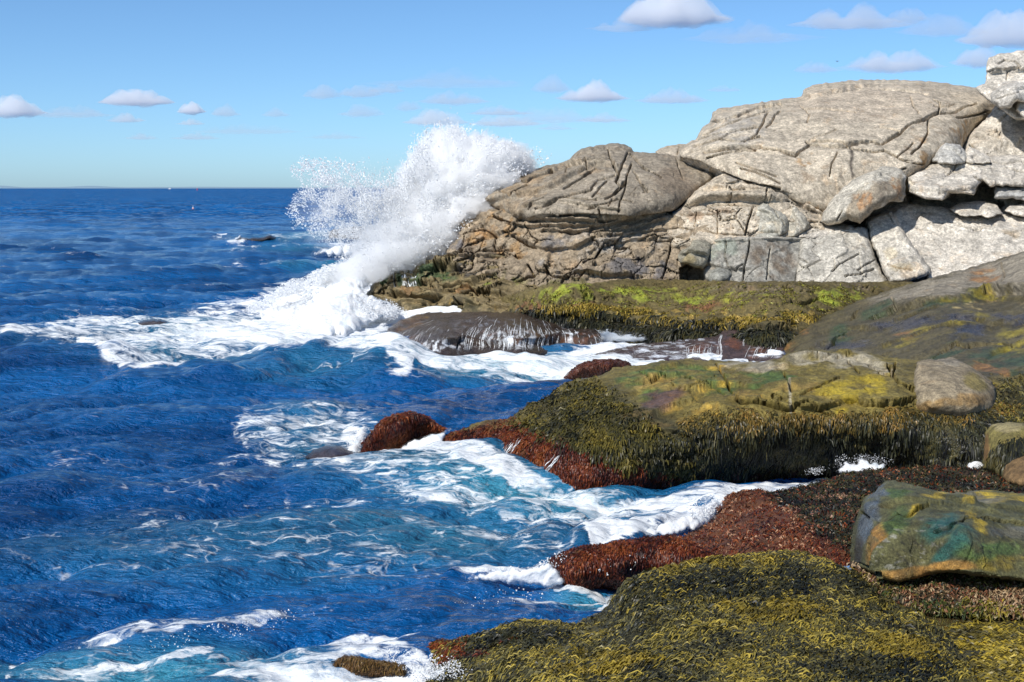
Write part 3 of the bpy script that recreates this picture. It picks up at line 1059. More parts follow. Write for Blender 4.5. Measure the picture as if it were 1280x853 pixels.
# layered shelf under the big dome
relief('layered_ledge', [(826, 282), (845, 262), (860, 247), (872, 238), (893, 222), (906, 214), (930, 222), (957, 231), (985, 238), (1010, 250), (1034, 268), (1040, 300), (960, 312), (840, 312)],
       [(850, 262, 69.0), (905, 216, 70.5), (1000, 245, 69.2), (1034, 270, 68.6), (850, 305, 67.0), (1030, 300, 67.5), (940, 255, 68.2)], TAN,
       'banded brown granite shelf with long dark gaps below the big dome', 'rock', bulge=(10, 1.0), step=1.0,
       lumps=[(0.16, 0.6, 4, False), (0.04, 2.5, 3, False)], blocks=[(0.22, (0.45, 0.5, 1.2), 0.05, 0.25, 0.1), (.07, (1.4, 1.4, 4.5), .07, .12, .08)],
       lips=[([(862, 256), (890, 248), (925, 247), (958, 251)], 0.5, 7, 0.55), ([(866, 240), (895, 234), (930, 236), (955, 240)], 0.3, 6, 0.2), ([(955, 232), (985, 244), (1010, 258), (1028, 268)], 0.35, 6, 0.5), ([(880, 233), (905, 224), (940, 232)], .25, 5, .15)],
       cracks=[([(866, 257), (900, 254), (945, 256)], 1.8, .3), ([(820, 287), (850, 286), (895, 292), (935, 294)], 1.8, .25), ([(958, 234), (956, 252)], 1.6, .25), ([(896, 262), (897, 290)], 1.3, .15), ([(942, 258), (935, 275), (930, 295)], 1.8, .3), ([(870, 265), (867, 285)], 1.2, .12), ([(850, 270), (890, 268), (920, 264)], 1.3, .14)],
       layers=[dict(c=(0.30, 0.19, 0.11), s=[('e', 890, 275, 60, 22), ('e', 1010, 250, 30, 14, 25)], nt=(-.2, .3), k=.6), dict(c=(0.42, 0.26, 0.12), s=[('e', 1018, 256, 22, 8, 35)], k=.7), dict(c=GREY, s=[('e', 920, 225, 20, 7)], k=.7)],
       seed=4, thick=5)

# folded dome on the left
relief('folded_granite_dome', [(601, 252), (604, 246), (612, 237), (622, 230), (640, 222), (655, 216), (680, 208), (700, 204), (712, 199), (718, 192), (727, 186), (745, 182), (765, 179), (780, 180), (789, 185), (792, 190), (820, 191), (850, 196), (880, 203), (897, 211), (901, 218), (890, 230), (874, 243), (858, 256), (845, 264), (815, 272), (780, 280), (740, 282), (700, 279), (665, 279), (640, 275), (622, 264)],
       [(602, 250, 70.0), (640, 268, 67.8), (740, 275, 66.6), (845, 262, 68.4), (900, 215, 72.5), (660, 222, 71.5), (720, 200, 73), (760, 182, 76), (850, 200, 74), (760, 235, 68.2), (690, 245, 68.4), (830, 235, 69.0)],
       (0.285, 0.24, 0.18), 'folded grey brown granite dome overhanging the cliff beside the spray', 'rock', bulge=(20, 3.0), step=1.0,
       lumps=[(0.18, 0.35, 4, False), (0.04, 2.4, 4, False)], blocks=[(.07, (.7, .7, 1.6), .03, .09, .45)],
       cracks=[([(762, 199), (768, 208), (774, 216), (770, 226), (776, 232), (783, 226)], 2.2, .4), ([(785, 192), (778, 205), (772, 218)], 1.8, .3), ([(786, 194), (800, 204), (815, 214), (825, 222)], 1.6, .22),
               ([(790, 205), (784, 218), (783, 228), (776, 236), (768, 243)], 1.7, .3), ([(783, 228), (780, 240), (776, 248)], 1.4, .2), ([(776, 232), (765, 244), (755, 248)], 1.5, .25), ([(704, 235), (720, 225), (735, 217), (746, 212)], 1.8, .3),
               ([(700, 250), (720, 244), (738, 238), (748, 224), (770, 217)], 1.5, .2), ([(740, 246), (748, 236), (758, 226)], 1.6, .25), ([(680, 258), (700, 250), (725, 250), (745, 250)], 1.6, .25), ([(670, 262), (690, 256)], 1.5, .2),
               ([(792, 214), (800, 228), (810, 240)], 1.3, .16), ([(800, 232), (806, 240)], 1.3, .16), ([(630, 236), (645, 230), (660, 230), (672, 222), (690, 214)], 2.2, .35), ([(625, 240), (640, 234)], 1.8, .3), ([(626, 244), (638, 247), (650, 240), (660, 234)], 1.6, .25),
               ([(695, 205), (710, 207), (735, 202), (760, 200)], 1.8, .28), ([(707, 208), (708, 218)], 1.4, .2), ([(731, 200), (734, 210)], 1.4, .2), ([(740, 190), (760, 186), (785, 184)], 1.5, .2), ([(755, 182), (760, 190), (762, 196)], 1.4, .2),
               ([(845, 196), (850, 210), (855, 225)], 1.2, .1), ([(660, 262), (665, 256), (680, 248)], 1.5, .2), ([(735, 262), (755, 255), (772, 248), (790, 252)], 1.5, .2), ([(760, 258), (764, 248)], 1.3, .18), ([(748, 262), (750, 272)], 1.6, .3), ([(775, 250), (773, 265)], 1.3, .2)],
       lips=[([(700, 268), (735, 268), (770, 268), (800, 270), (840, 262)], 0.35, 10, 0.4), ([(690, 214), (712, 206), (745, 204), (765, 206)], 0.5, 7, 0.2), ([(660, 258), (700, 252), (730, 258), (770, 262)], 0.25, 6, 0.2),
             ([(605, 252), (625, 250), (650, 246), (672, 240), (700, 228), (725, 214)], 0.4, 14, 0.1), ([(718, 195), (740, 192), (775, 188), (792, 190)], .3, 5, .2), ([(862, 250), (880, 236), (890, 225)], .4, 10, .3)],
       layers=[dict(c=(0.25, 0.185, 0.115), s=[('e', 660, 235, 60, 28, -25), ('e', 640, 255, 40, 20)], nt=(-.3, .2), k=.8), dict(c=(0.30, 0.20, 0.10), s=[('e', 640, 232, 40, 10, -25), ('e', 690, 216, 30, 10, -15)], nt=(-.1, .4), k=.6),
               dict(c=(0.42, 0.36, 0.28), s=[('e', 735, 240, 60, 16, -22), ('e', 770, 220, 24, 26)], nt=(-.4, .2), k=.6), dict(c=(0.23, 0.175, 0.12), s=[('e', 845, 228, 42, 26, 20)], k=.7)],
       seed=5, thick=10, lscale=.5)

# cliff wall below it
relief('granite_cliff', [(557, 322), (557, 313), (559, 303), (561, 293), (565, 282), (568, 276), (580, 273), (593, 271), (595, 265), (600, 261), (615, 258), (640, 258), (700, 262), (760, 265), (830, 262), (862, 268), (905, 290), (905, 372), (840, 376), (760, 378), (700, 382), (620, 384), (575, 345)],
       [(560, 310, 69.4), (570, 275, 70.2), (610, 260, 69.6), (720, 275, 67.4), (840, 275, 68.4), (600, 330, 68.0), (580, 345, 68.3), (700, 375, 65.2), (900, 370, 65.2), (760, 320, 66.5), (880, 310, 66.8), (650, 290, 68.3)],
       (0.28, 0.22, 0.15), 'layered brown granite cliff face above the mossy ledge', 'rock', bulge=(12, 2.0), step=1.0,
       lumps=[(0.28, 0.45, 4, False), (0.05, 2.6, 3, False)], blocks=[(0.45, (0.42, 0.5, 0.95), 0.05, 0.3, 0.5), (0.16, (1.1, 1.3, 2.6), 0.07, 0.16, 0.3), (.05, (3, 3, 6), .1, .05, .2)],
       lips=[([(650, 282), (700, 284), (760, 280), (830, 268)], 0.4, 5, 0.3), ([(680, 290), (730, 288), (790, 284), (830, 276)], 0.3, 5, 0.2), ([(650, 272), (690, 278), (740, 278)], .4, 5, .5), ([(557, 318), (590, 322), (630, 318), (650, 320)], .25, 6, .2),
             ([(755, 302), (800, 300), (850, 300)], .25, 5, .15), ([(760, 294), (800, 290), (850, 286)], .25, 5, .2), ([(690, 340), (740, 345), (790, 345)], .3, 8, .25), ([(655, 300), (680, 312), (720, 308), (735, 300)], .2, 8, .2)],
       cracks=[([(570, 318), (600, 316), (640, 312)], 1.8, .25), ([(578, 292), (605, 288), (620, 296), (618, 312)], 1.6, .22), ([(575, 316), (580, 296)], 1.5, .2), ([(660, 330), (668, 345), (660, 345), (650, 350)], 1.8, .3), ([(640, 295), (660, 306), (668, 308)], 1.8, .3),
               ([(683, 335), (690, 345), (705, 350), (720, 345)], 1.8, .3), ([(745, 320), (755, 305), (770, 305), (790, 312)], 1.6, .25), ([(730, 330), (745, 318)], 1.6, .22), ([(610, 268), (625, 275), (640, 280)], 2.2, .4), ([(700, 290), (715, 292), (725, 290)], 2, .35), ([(840, 300), (835, 325), (828, 345)], 1.5, .25)],
       holes=[([(850, 334), (858, 331), (868, 336), (880, 337), (879, 352), (851, 351)], 1.6)],
       layers=[dict(c=(0.15, 0.11, 0.075), s=[('e', 600, 305, 60, 30), ('e', 680, 345, 90, 22), ('e', 820, 345, 60, 14)], nt=(-.25, .2), k=.75, wet=.3),
               dict(c=(0.34, 0.20, 0.08), s=[('e', 630, 275, 30, 18), ('e', 610, 300, 34, 20), ('e', 640, 305, 40, 26), ('e', 575, 285, 15, 14)], nt=(-.25, .25), k=.75),
               dict(c=(0.13, 0.125, 0.13), s=[('e', 570, 298, 13, 26), ('e', 690, 305, 22, 14), ('e', 800, 335, 60, 16)], nt=(-.4, .1), k=.8, soft=.4),
               dict(c=GREY, s=[('e', 760, 300, 110, 22), ('e', 700, 330, 50, 26)], nt=(-.2, .3), k=.6), dict(c=(0.15, 0.145, 0.03), s=[('e', 690, 368, 90, 24), ('e', 630, 360, 50, 22)], nt=(-.3, .2), k=.9), dict(c=MOSS, s=[('e', 690, 366, 50, 14)], nt=(0, .4), k=.9)],
       seed=6, thick=6)

# stepped terrace at the foot, wet and green
WETL = relief('stepped_wet_ledge', [(456, 372), (462, 362), (466, 352), (474, 348), (479, 338), (497, 336), (516, 338), (515, 326), (528, 322), (544, 320), (558, 317), (590, 318), (640, 320), (664, 334), (676, 360), (684, 392), (640, 408), (560, 404), (515, 398), (500, 388), (486, 378)],
       [(460, 365, 69.5), (480, 340, 70.5), (516, 328, 71), (600, 320, 69.5), (660, 340, 67.5), (500, 375, 68), (560, 392, 66.5), (660, 395, 63), (540, 350, 68.4)],
       (0.19, 0.145, 0.07), 'stepped green and brown ledge at the cliff foot, washed by white foam', 'rock', bulge=(8, 1.2), step=1.0, wet=.45,
       lumps=[(0.3, 0.5, 4, False), (0.06, 2.4, 3, False)], blocks=[(0.5, (0.5, 0.6, 1.1), 0.05, 0.35, 0.1), (0.2, (1.5, 1.5, 3.0), 0.08, 0.2, 0.15)],
       lips=[([(480, 339), (500, 338), (520, 340), (548, 334), (600, 334), (660, 336)], .7, 6, .45), ([(505, 350), (540, 354), (570, 356), (590, 358)], .45, 7, .35), ([(490, 366), (520, 370), (545, 370)], .5, 6, .8), ([(560, 360), (620, 366), (660, 366)], .4, 6, .4), ([(500, 380), (560, 382), (640, 384)], .3, 5, .3)],
       cracks=[([(478, 340), (480, 362)], 1.5, .2), ([(492, 340), (494, 362)], 1.5, .2), ([(590, 365), (598, 372), (604, 366)], 3, .6)],
       layers=[dict(c=GREEN, s=[('e', 545, 343, 34, 12), ('e', 518, 348, 12, 10), ('e', 498, 350, 8, 12), ('e', 480, 350, 6, 10)], nt=(-.5, .1), k=.9, soft=.5), dict(c=(0.03, 0.035, 0.05), s=[('e', 590, 338, 50, 6)], k=.7), dict(c=MOSS, s=[('e', 600, 352, 40, 10), ('e', 650, 345, 20, 14), ('e', 565, 345, 20, 8)], nt=(0, .35), k=.8),
               dict(c=(0.24, 0.13, 0.05), s=[('e', 520, 362, 36, 8), ('e', 580, 366, 26, 12)], nt=(-.2, .2), k=.7), dict(c=(0.05, 0.045, 0.02), s=[('e', 560, 390, 110, 12)], nt=(-.4, .1), k=.85), dict(c=OCHRE, s=[('e', 590, 382, 90, 8)], nt=(.05, .3), k=.8)], seed=7, thick=5)

# mossy ledge
LED = relief('mossy_ledge', [(596, 388), (625, 372), (660, 362), (690, 354), (720, 356), (760, 351), (800, 349), (850, 350), (880, 351), (1000, 352), (1060, 353), (1110, 352), (1150, 354), (1120, 372), (1085, 380), (1040, 404), (1000, 425), (985, 446), (960, 452), (900, 446), (850, 440), (800, 432), (760, 426), (715, 414), (690, 408), (640, 406), (610, 402)],
       [(690, 356, Z(356, 1.9)), (850, 352, Z(352, 1.75)), (1100, 354, Z(354, 1.9)), (700, 385, Z(385, 1.0)), (850, 395, Z(395, .95)), (1000, 395, Z(395, 1.2)), (850, 408, Z(408, .75)), (970, 420, Z(420, .7)), (700, 398, Z(398, .55)), (850, 432, Z(408, .75) + .1), (980, 446, Z(420, .7)), (760, 418, Z(400, .7)), (620, 392, 66)],
       (0.13, 0.10, 0.035), 'flat mossy ledge of yellow green and olive at the foot of the cliff', 'rock', bulge=(5, .3), wet=.35,
       lumps=[(0.10, 0.8, 4, False), (0.05, (1.2, 3, 2), 4, False)], blocks=[(0.16, (0.5, 0.9, 0.8), 0.04, 0.2, 0.1), (.08, (1.6, 2.6, 2), .06, .12, .1)],
       lips=[([(640, 395), (700, 388), (760, 398), (820, 404), (900, 408), (980, 412)], .2, 8, .25), ([(770, 370), (830, 372), (880, 366)], .1, 6, .12)], cracks=[([(990, 375), (1005, 379), (1022, 375)], 2.2, .3), ([(1000, 378), (1015, 376)], 1.6, .2), ([(900, 362), (950, 362), (990, 358)], 1.3, .1)],
       layers=[dict(c=(0.30, 0.34, 0.035), s=[('e', 775, 367, 90, 9), ('e', 800, 363, 60, 8), ('e', 1045, 372, 44, 15), ('e', 720, 362, 40, 10), ('e', 690, 368, 26, 12), ('e', 860, 375, 30, 6)], nt=(-.35, .1), k=.95, soft=.6), dict(c=(0.28, 0.28, 0.03), s=[('e', 900, 368, 140, 12)], nt=(.0, .25), k=.8),
               dict(c=(0.15, 0.115, 0.075), s=[('e', 940, 362, 90, 10), ('e', 1080, 358, 50, 6)], nt=(-.3, .1), k=.8), dict(c=(0.21, 0.095, 0.04), s=[('e', 724, 385, 32, 9), ('e', 660, 384, 20, 6), ('e', 880, 382, 40, 6)], nt=(-.5, .0), k=.9), dict(c=(0.42, 0.28, 0.06), s=[('l', [(690, 392), (740, 386), (790, 392), (870, 398), (960, 398), (1010, 392)], 12)], nt=(0, .25), k=.8),
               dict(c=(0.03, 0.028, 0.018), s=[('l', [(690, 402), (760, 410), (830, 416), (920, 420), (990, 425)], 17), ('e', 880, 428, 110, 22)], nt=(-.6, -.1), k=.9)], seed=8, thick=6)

# ------------------------------------------------------------------ fallen boulders and slabs
def bl(name, outline, ctrl, col, label, **k):
    k.setdefault('lumps', [(0.10, 0.9, 4, False), (0.03, 3.0, 3, False)])
    k.setdefault('blocks', [(0.16, (0.7, 0.7, 0.9), 0.03, 0.04, 0.5)])
    k.setdefault('thick', 2.0)
    k.setdefault('cscale', 1.2)
    k.setdefault('bulge', (5, .45))
    k.setdefault('step', 1.0)
    return relief(name, outline, ctrl, col, label, 'boulder' if 'boulder' in name else 'rock', **k)


bl('cap_rock', [(1231, 104), (1232, 96), (1234, 78), (1236, 72), (1252, 67), (1275, 63), (1300, 61), (1345, 60), (1345, 150), (1232, 112)], [(1233, 100, 78), (1340, 70, 80), (1340, 140, 76), (1234, 72, 79)], PALE,
   'square pale cap rock crowning the skyline at the far right corner', cracks=[([(1232, 91), (1245, 87), (1260, 87), (1275, 85)], 2.2, .4), ([(1248, 80), (1255, 76), (1268, 78), (1274, 84)], 1.5, .2), ([(1260, 87), (1258, 100)], 1.3, .15)], lips=[([(1230, 92), (1260, 88), (1300, 86)], .3, 6, .3)], lumps=[(0.05, 0.9, 4, False), (0.02, 3.0, 3, False)], blocks=[(0.05, (0.7, 0.7, 0.9), 0.03, 0.03, 0.5)], seed=20, thick=6)
bl('pale_rock', [(1219, 110), (1232, 104), (1250, 101), (1300, 98), (1345, 100), (1345, 150), (1270, 150), (1240, 130), (1222, 114)], [(1222, 112, 77.5), (1340, 105, 76.5), (1300, 145, 75)], PALE, 'pale rounded rock tucked below the skyline cap rock', lumps=[(0.05, 0.9, 4, False), (0.02, 3.0, 3, False)], blocks=[(0.05, (0.7, 0.7, 0.9), 0.03, 0.03, 0.5)], seed=21, thick=4)
bl('angular_boulder', [(1239, 127), (1238, 119), (1247, 110), (1254, 103), (1268, 101), (1282, 104), (1296, 108), (1300, 126), (1290, 130), (1272, 126), (1262, 136), (1252, 136)], [(1240, 122, 74.5), (1255, 105, 75), (1298, 110, 75), (1260, 134, 73.6), (1265, 118, 73.2)], (0.52, 0.48, 0.42),
   'pointed white boulder wedged above a dark triangular gap under the cap rock', cracks=[([(1246, 124), (1260, 118), (1276, 114)], 1.3, .12)], lips=[([(1242, 112), (1256, 116), (1275, 110)], .15, 8, .1)], lumps=[(0.05, 0.9, 4, False), (0.02, 3.0, 3, False)], blocks=[(0.05, (0.7, 0.7, 0.9), 0.03, 0.03, 0.5)], seed=22)
bl('leaning_slab', [(1270, 132), (1273, 122), (1288, 116), (1345, 118), (1345, 180), (1300, 165), (1282, 150), (1270, 138)], [(1272, 130, 74), (1340, 125, 74), (1330, 165, 72.6)], PALE, 'pale slab leaning at the right edge beside the pointed white boulder', seed=23)
bl('granite_bench', [(1135, 222), (1150, 214), (1165, 205), (1178, 200), (1200, 201), (1225, 197), (1260, 194), (1345, 192), (1345, 234), (1290, 234), (1245, 232), (1238, 234), (1228, 226), (1220, 234), (1217, 244), (1186, 241), (1178, 251), (1155, 248), (1136, 240)],
   [(1136, 225, 69.5), (1345, 200, 72.5), (1160, 207, 71), (1136, 240, 68.0), (1340, 230, 69.8), (1200, 240, 68.2)], PALE, 'broad pale slab bench overhanging a dark hollow behind the tall boulder', bulge=(7, .8), lips=[([(1140, 238), (1180, 240), (1217, 236)], .25, 8, .2)],
   cracks=[([(1218, 222), (1228, 228), (1236, 234)], 2.0, .35), ([(1136, 226), (1142, 232)], 3, .3), ([(1195, 205), (1190, 215), (1182, 222)], 1.3, .15), ([(1240, 212), (1260, 210), (1280, 214)], 1.3, .15), ([(1230, 202), (1260, 204), (1300, 200)], 1.6, .2)],
   layers=[dict(c=TAN, s=[('e', 1175, 210, 40, 12)], k=.6)], seed=24, thick=4)
bl('granite_block', [(1166, 203), (1170, 192), (1177, 182), (1183, 178), (1200, 181), (1211, 196), (1206, 204), (1190, 206)], [(1168, 202, 71), (1183, 180, 72), (1210, 197, 71.4), (1190, 203, 70.4)], (0.42, 0.40, 0.36), 'angular grey block resting on the slab bench', lips=[([(1178, 183), (1195, 188), (1209, 200)], .2, 8, .12)], seed=25)
bl('small_block', [(1204, 195), (1212, 184), (1222, 188), (1236, 196), (1240, 204), (1222, 206), (1208, 204)], [(1206, 200, 71.2), (1212, 186, 72), (1238, 202, 71)], PALE, 'small pale block beside the angular grey block', seed=26)
bl('small_boulder', [(1126, 200), (1131, 194), (1140, 192), (1151, 196), (1153, 204), (1135, 205)], [(1128, 202, 70.5), (1140, 193, 71.2), (1152, 204, 70.4)], TAN, 'little rounded stone at the foot of the big dome above the tall boulder', seed=27)
bl('flat_slab', [(1187, 262), (1198, 253), (1225, 252), (1247, 256), (1254, 268), (1240, 272), (1200, 270)], [(1188, 262, 69.2), (1225, 253, 70.4), (1250, 268, 68.4)], PALE, 'low flat slab lying in the dark hollow under the bench', seed=28)
bl('grey_slab', [(1243, 248), (1244, 232), (1262, 231), (1300, 230), (1345, 232), (1345, 254), (1290, 252), (1262, 248)], [(1244, 246, 69.4), (1300, 231, 70.6), (1340, 252, 69)], (0.42, 0.41, 0.385), 'square edged grey slab above the shadowed gap at the right edge', lips=[([(1244, 246), (1280, 247), (1320, 250)], .2, 6, .2)], seed=29)
bl('wedge_slab', [(1255, 264), (1262, 256), (1290, 254), (1345, 254), (1345, 276), (1270, 270)], [(1256, 264, 69), (1300, 255, 70), (1340, 274, 68.4)], PALE, 'thin wedge of pale slab below the square edged grey slab', seed=30)
bl('great_slab', [(1108, 270), (1120, 262), (1136, 256), (1152, 256), (1190, 261), (1240, 267), (1290, 268), (1345, 266), (1345, 330), (1290, 340), (1240, 348), (1210, 358), (1180, 362), (1160, 350), (1135, 310)],
   [(1115, 268, 69.4), (1150, 258, 70.0), (1340, 270, 70), (1340, 322, 64.5), (1180, 352, 65.0), (1145, 310, 67.2), (1240, 300, 67.2)], (0.54, 0.495, 0.425), 'wide pale sloping slab with a faint seam at the right of the boulder pile', bulge=(6, .5), lumps=[(0.14, .5, 4, False), (.025, 3, 3, False)],
   cracks=[([(1130, 270), (1150, 262)], 1.5, .15), ([(1160, 280), (1175, 278), (1210, 286), (1240, 282)], 1.4, .14), ([(1218, 288), (1242, 284)], 1.6, .2), ([(1146, 273), (1153, 265)], 1.5, .2), ([(1255, 295), (1270, 290), (1290, 285)], 1.3, .14)],
   layers=[dict(c=(0.40, 0.31, 0.2), s=[('e', 1265, 290, 18, 8), ('e', 1290, 316, 60, 8, -14)], k=.6)], seed=31, thick=3)
bl('split_slab', [(1085, 284), (1084, 277), (1090, 271), (1104, 266), (1114, 264), (1119, 271), (1124, 280), (1134, 296), (1148, 316), (1163, 335), (1163, 343), (1146, 349), (1128, 354), (1112, 354), (1105, 342), (1098, 322), (1088, 302)],
   [(1086, 282, 68.0), (1112, 266, 68.8), (1160, 336, 65.0), (1112, 352, 64.6), (1120, 310, 65.9)], (0.53, 0.485, 0.41), 'pale leaning slab split from the great slab by a straight shadowed step', bulge=(5, .8), lumps=[(0.1, .7, 4, False), (.03, 3, 3, False)], cracks=[([(1104, 266), (1112, 272), (1118, 280)], 1.4, .15), ([(1110, 332), (1122, 336), (1140, 338)], 1.3, .12)],
   layers=[dict(c=(0.42, 0.34, 0.2), s=[('e', 1112, 316, 12, 8), ('e', 1125, 335, 24, 8)], k=.5)], seed=32, thick=1.6)
bl('whitish_block', [(1000, 300), (1012, 294), (1030, 290), (1056, 287), (1078, 283), (1085, 287), (1087, 300), (1092, 314), (1097, 328), (1106, 345), (1112, 356), (1090, 358), (1050, 358), (994, 358), (994, 345), (998, 325)],
   [(1000, 300, 66.6), (1080, 285, 67.6), (1105, 350, 65.0), (996, 352, 65.0), (1050, 315, 65.8)], (0.46, 0.425, 0.36), 'broad whitish broken block at the cliff foot left of the split slab', bulge=(6, .6), blocks=[(.2, (.8, .8, .9), .06, .1, .8)],
   cracks=[([(1040, 340), (1050, 330), (1062, 322), (1073, 317)], 1.5, .3), ([(1057, 346), (1075, 342), (1092, 335)], 1.6, .35), ([(1072, 337), (1086, 328), (1094, 324)], 1.2, .2), ([(1000, 322), (1010, 330)], 1.4, .15)], layers=[dict(c=(0.30, 0.28, 0.24), s=[('e', 1010, 325, 16, 30)], k=.6)], seed=33)
bl('sloping_flat_rock', [(996, 297), (1002, 290), (1012, 284), (1030, 281), (1052, 279), (1064, 281), (1070, 288), (1050, 294), (1030, 297), (1010, 299)], [(998, 296, 66.8), (1050, 280, 68.4), (1060, 292, 66.8)], PALE, 'flat pale rock lying on top of the whitish broken block', cracks=[([(1005, 293), (1018, 289), (1030, 285)], 1.8, .3), ([(1035, 297), (1045, 288)], 1.8, .3)], layers=[dict(c=BROWN, s=[('e', 1056, 288, 8, 6)], k=.7)], seed=34)
bl('square_cut_block', [(881, 330), (884, 318), (888, 306), (893, 299), (908, 297), (940, 296), (975, 295), (1008, 295), (1005, 308), (1003, 325), (998, 345), (994, 356), (960, 358), (930, 358), (905, 354), (884, 352), (880, 342)],
   [(882, 330, 66.2), (893, 299, 66.6), (1006, 296, 67.0), (996, 352, 65.2), (884, 352, 65.2), (940, 325, 65.3)], (0.27, 0.255, 0.22), 'large square cut block, grey green on its left, at the cliff foot', bulge=(5, .5), blocks=[(.16, (.7, .7, .6), .05, .1, .1)],
   cracks=[([(937, 298), (936, 312), (931, 330), (928, 354)], 1.8, .28), ([(907, 300), (906, 320), (910, 332)], 1.6, .2), ([(910, 333), (920, 336), (928, 330)], 2, .3), ([(963, 312), (960, 330), (958, 350)], 1.5, .2), ([(960, 302), (975, 303)], 1.4, .2)],
   lips=[([(890, 302), (940, 300), (1005, 299)], .3, 4, .2), ([(884, 330), (905, 336), (930, 336)], .2, 6, .25)],
   layers=[dict(c=(0.27, 0.29, 0.24), s=[('e', 905, 312, 26, 26)], nt=(-.5, .1), k=.8), dict(c=(0.17, 0.125, 0.085), s=[('e', 965, 325, 40, 32)], nt=(-.5, .2), k=.8), dict(c=(0.40, 0.37, 0.31), s=[('l', [(963, 310), (960, 335), (958, 345)], 4), ('l', [(890, 298), (1005, 297)], 4)], k=.7, warp=3)], seed=35, thick=2.5)
bl('rounded_block', [(884, 348), (888, 338), (897, 333), (912, 334), (918, 342), (914, 351), (900, 354), (888, 354)], [(885, 347, 65.2), (900, 334, 65.5), (916, 350, 65), (900, 345, 64.7)], (0.26, 0.255, 0.22), 'low half round block at the foot of the square cut block', seed=36, thick=1)
bl('jutting_rock', [(846, 320), (852, 312), (862, 307), (866, 300), (882, 298), (892, 300), (888, 314), (883, 330), (878, 336), (868, 334), (860, 330), (850, 330)], [(848, 318, 66.2), (890, 300, 66.8), (878, 334, 65.4), (862, 318, 65.4)], (0.30, 0.275, 0.21), 'jutting rock above a square black hole in the cliff foot', lips=[([(846, 318), (862, 316), (880, 318)], .2, 6, .3)], layers=[dict(c=(0.34, 0.27, 0.14), s=[('e', 862, 325, 14, 8)], k=.8)], seed=37, thick=1.2)
bl('pointed_block', [(932, 300), (936, 284), (940, 270), (946, 260), (954, 254), (960, 255), (968, 262), (978, 266), (986, 274), (984, 290), (970, 300), (950, 302)], [(934, 298, 67.2), (955, 256, 68.0), (985, 275, 67.6), (960, 298, 66.4)], (0.39, 0.37, 0.31), 'pointed grey block standing on the ledge left of its smaller twin', lips=[([(946, 262), (962, 270), (974, 284), (976, 298)], .25, 10, .1)], cracks=[([(945, 291), (958, 290), (972, 291)], 1.8, .25), ([(968, 264), (972, 274), (980, 284)], 1.6, .25)], seed=38)
bl('pointed_block', [(978, 290), (980, 276), (986, 266), (993, 258), (998, 260), (1004, 268), (1012, 280), (1008, 288), (996, 296), (984, 298)], [(980, 290, 67.4), (994, 259, 68.2), (1012, 282, 67.4), (990, 294, 66.8)], (0.40, 0.37, 0.305), 'smaller pointed grey block leaning right of its larger twin', lips=[([(990, 262), (996, 276), (994, 292)], .2, 8, .1)], seed=39)
bl('tall_boulder', [(1026, 278), (1028, 268), (1034, 258), (1042, 247), (1052, 236), (1064, 226), (1080, 218), (1096, 212), (1108, 208), (1118, 209), (1127, 213), (1133, 220), (1131, 230), (1132, 244), (1128, 252), (1112, 254), (1104, 259), (1092, 263), (1084, 272), (1075, 280), (1060, 274), (1050, 280), (1036, 282)],
   [(1028, 275, 67.2), (1050, 240, 67.6), (1080, 220, 67.7), (1110, 210, 68.3), (1131, 225, 67.6), (1129, 250, 67.1), (1075, 278, 66.2), (1092, 236, 66.5), (1110, 245, 66.5), (1055, 262, 66.5)], (0.42, 0.385, 0.32), 'tall rounded boulder with rusty vertical streaks standing above a dark gap', bulge=(12, .9), lumps=[(0.06, .6, 4, False), (.03, (2.5, 2.5, .7), 3, False)],
   cracks=[([(1046, 276), (1052, 264)], 1.2, .18), ([(1060, 246), (1085, 230)], 1.0, .10)],
       layers=[dict(c=(0.30, 0.245, 0.175), s=[('p', [(1062, 246), (1085, 232), (1108, 222), (1130, 220), (1132, 250), (1104, 258), (1076, 280), (1060, 272)], 5)], k=.85), dict(c=(0.36, 0.18, 0.07), s=[('e', 1078, 250, 16, 22), ('e', 1118, 236, 14, 22)], nt=(-.2, .25), nfr=(2.5, 2.5, .5), k=.75), dict(c=(0.15, 0.12, 0.09), s=[('e', 1105, 238, 20, 24)], nt=(0, .3), nfr=(3, 3, .3), k=.6)], seed=40)

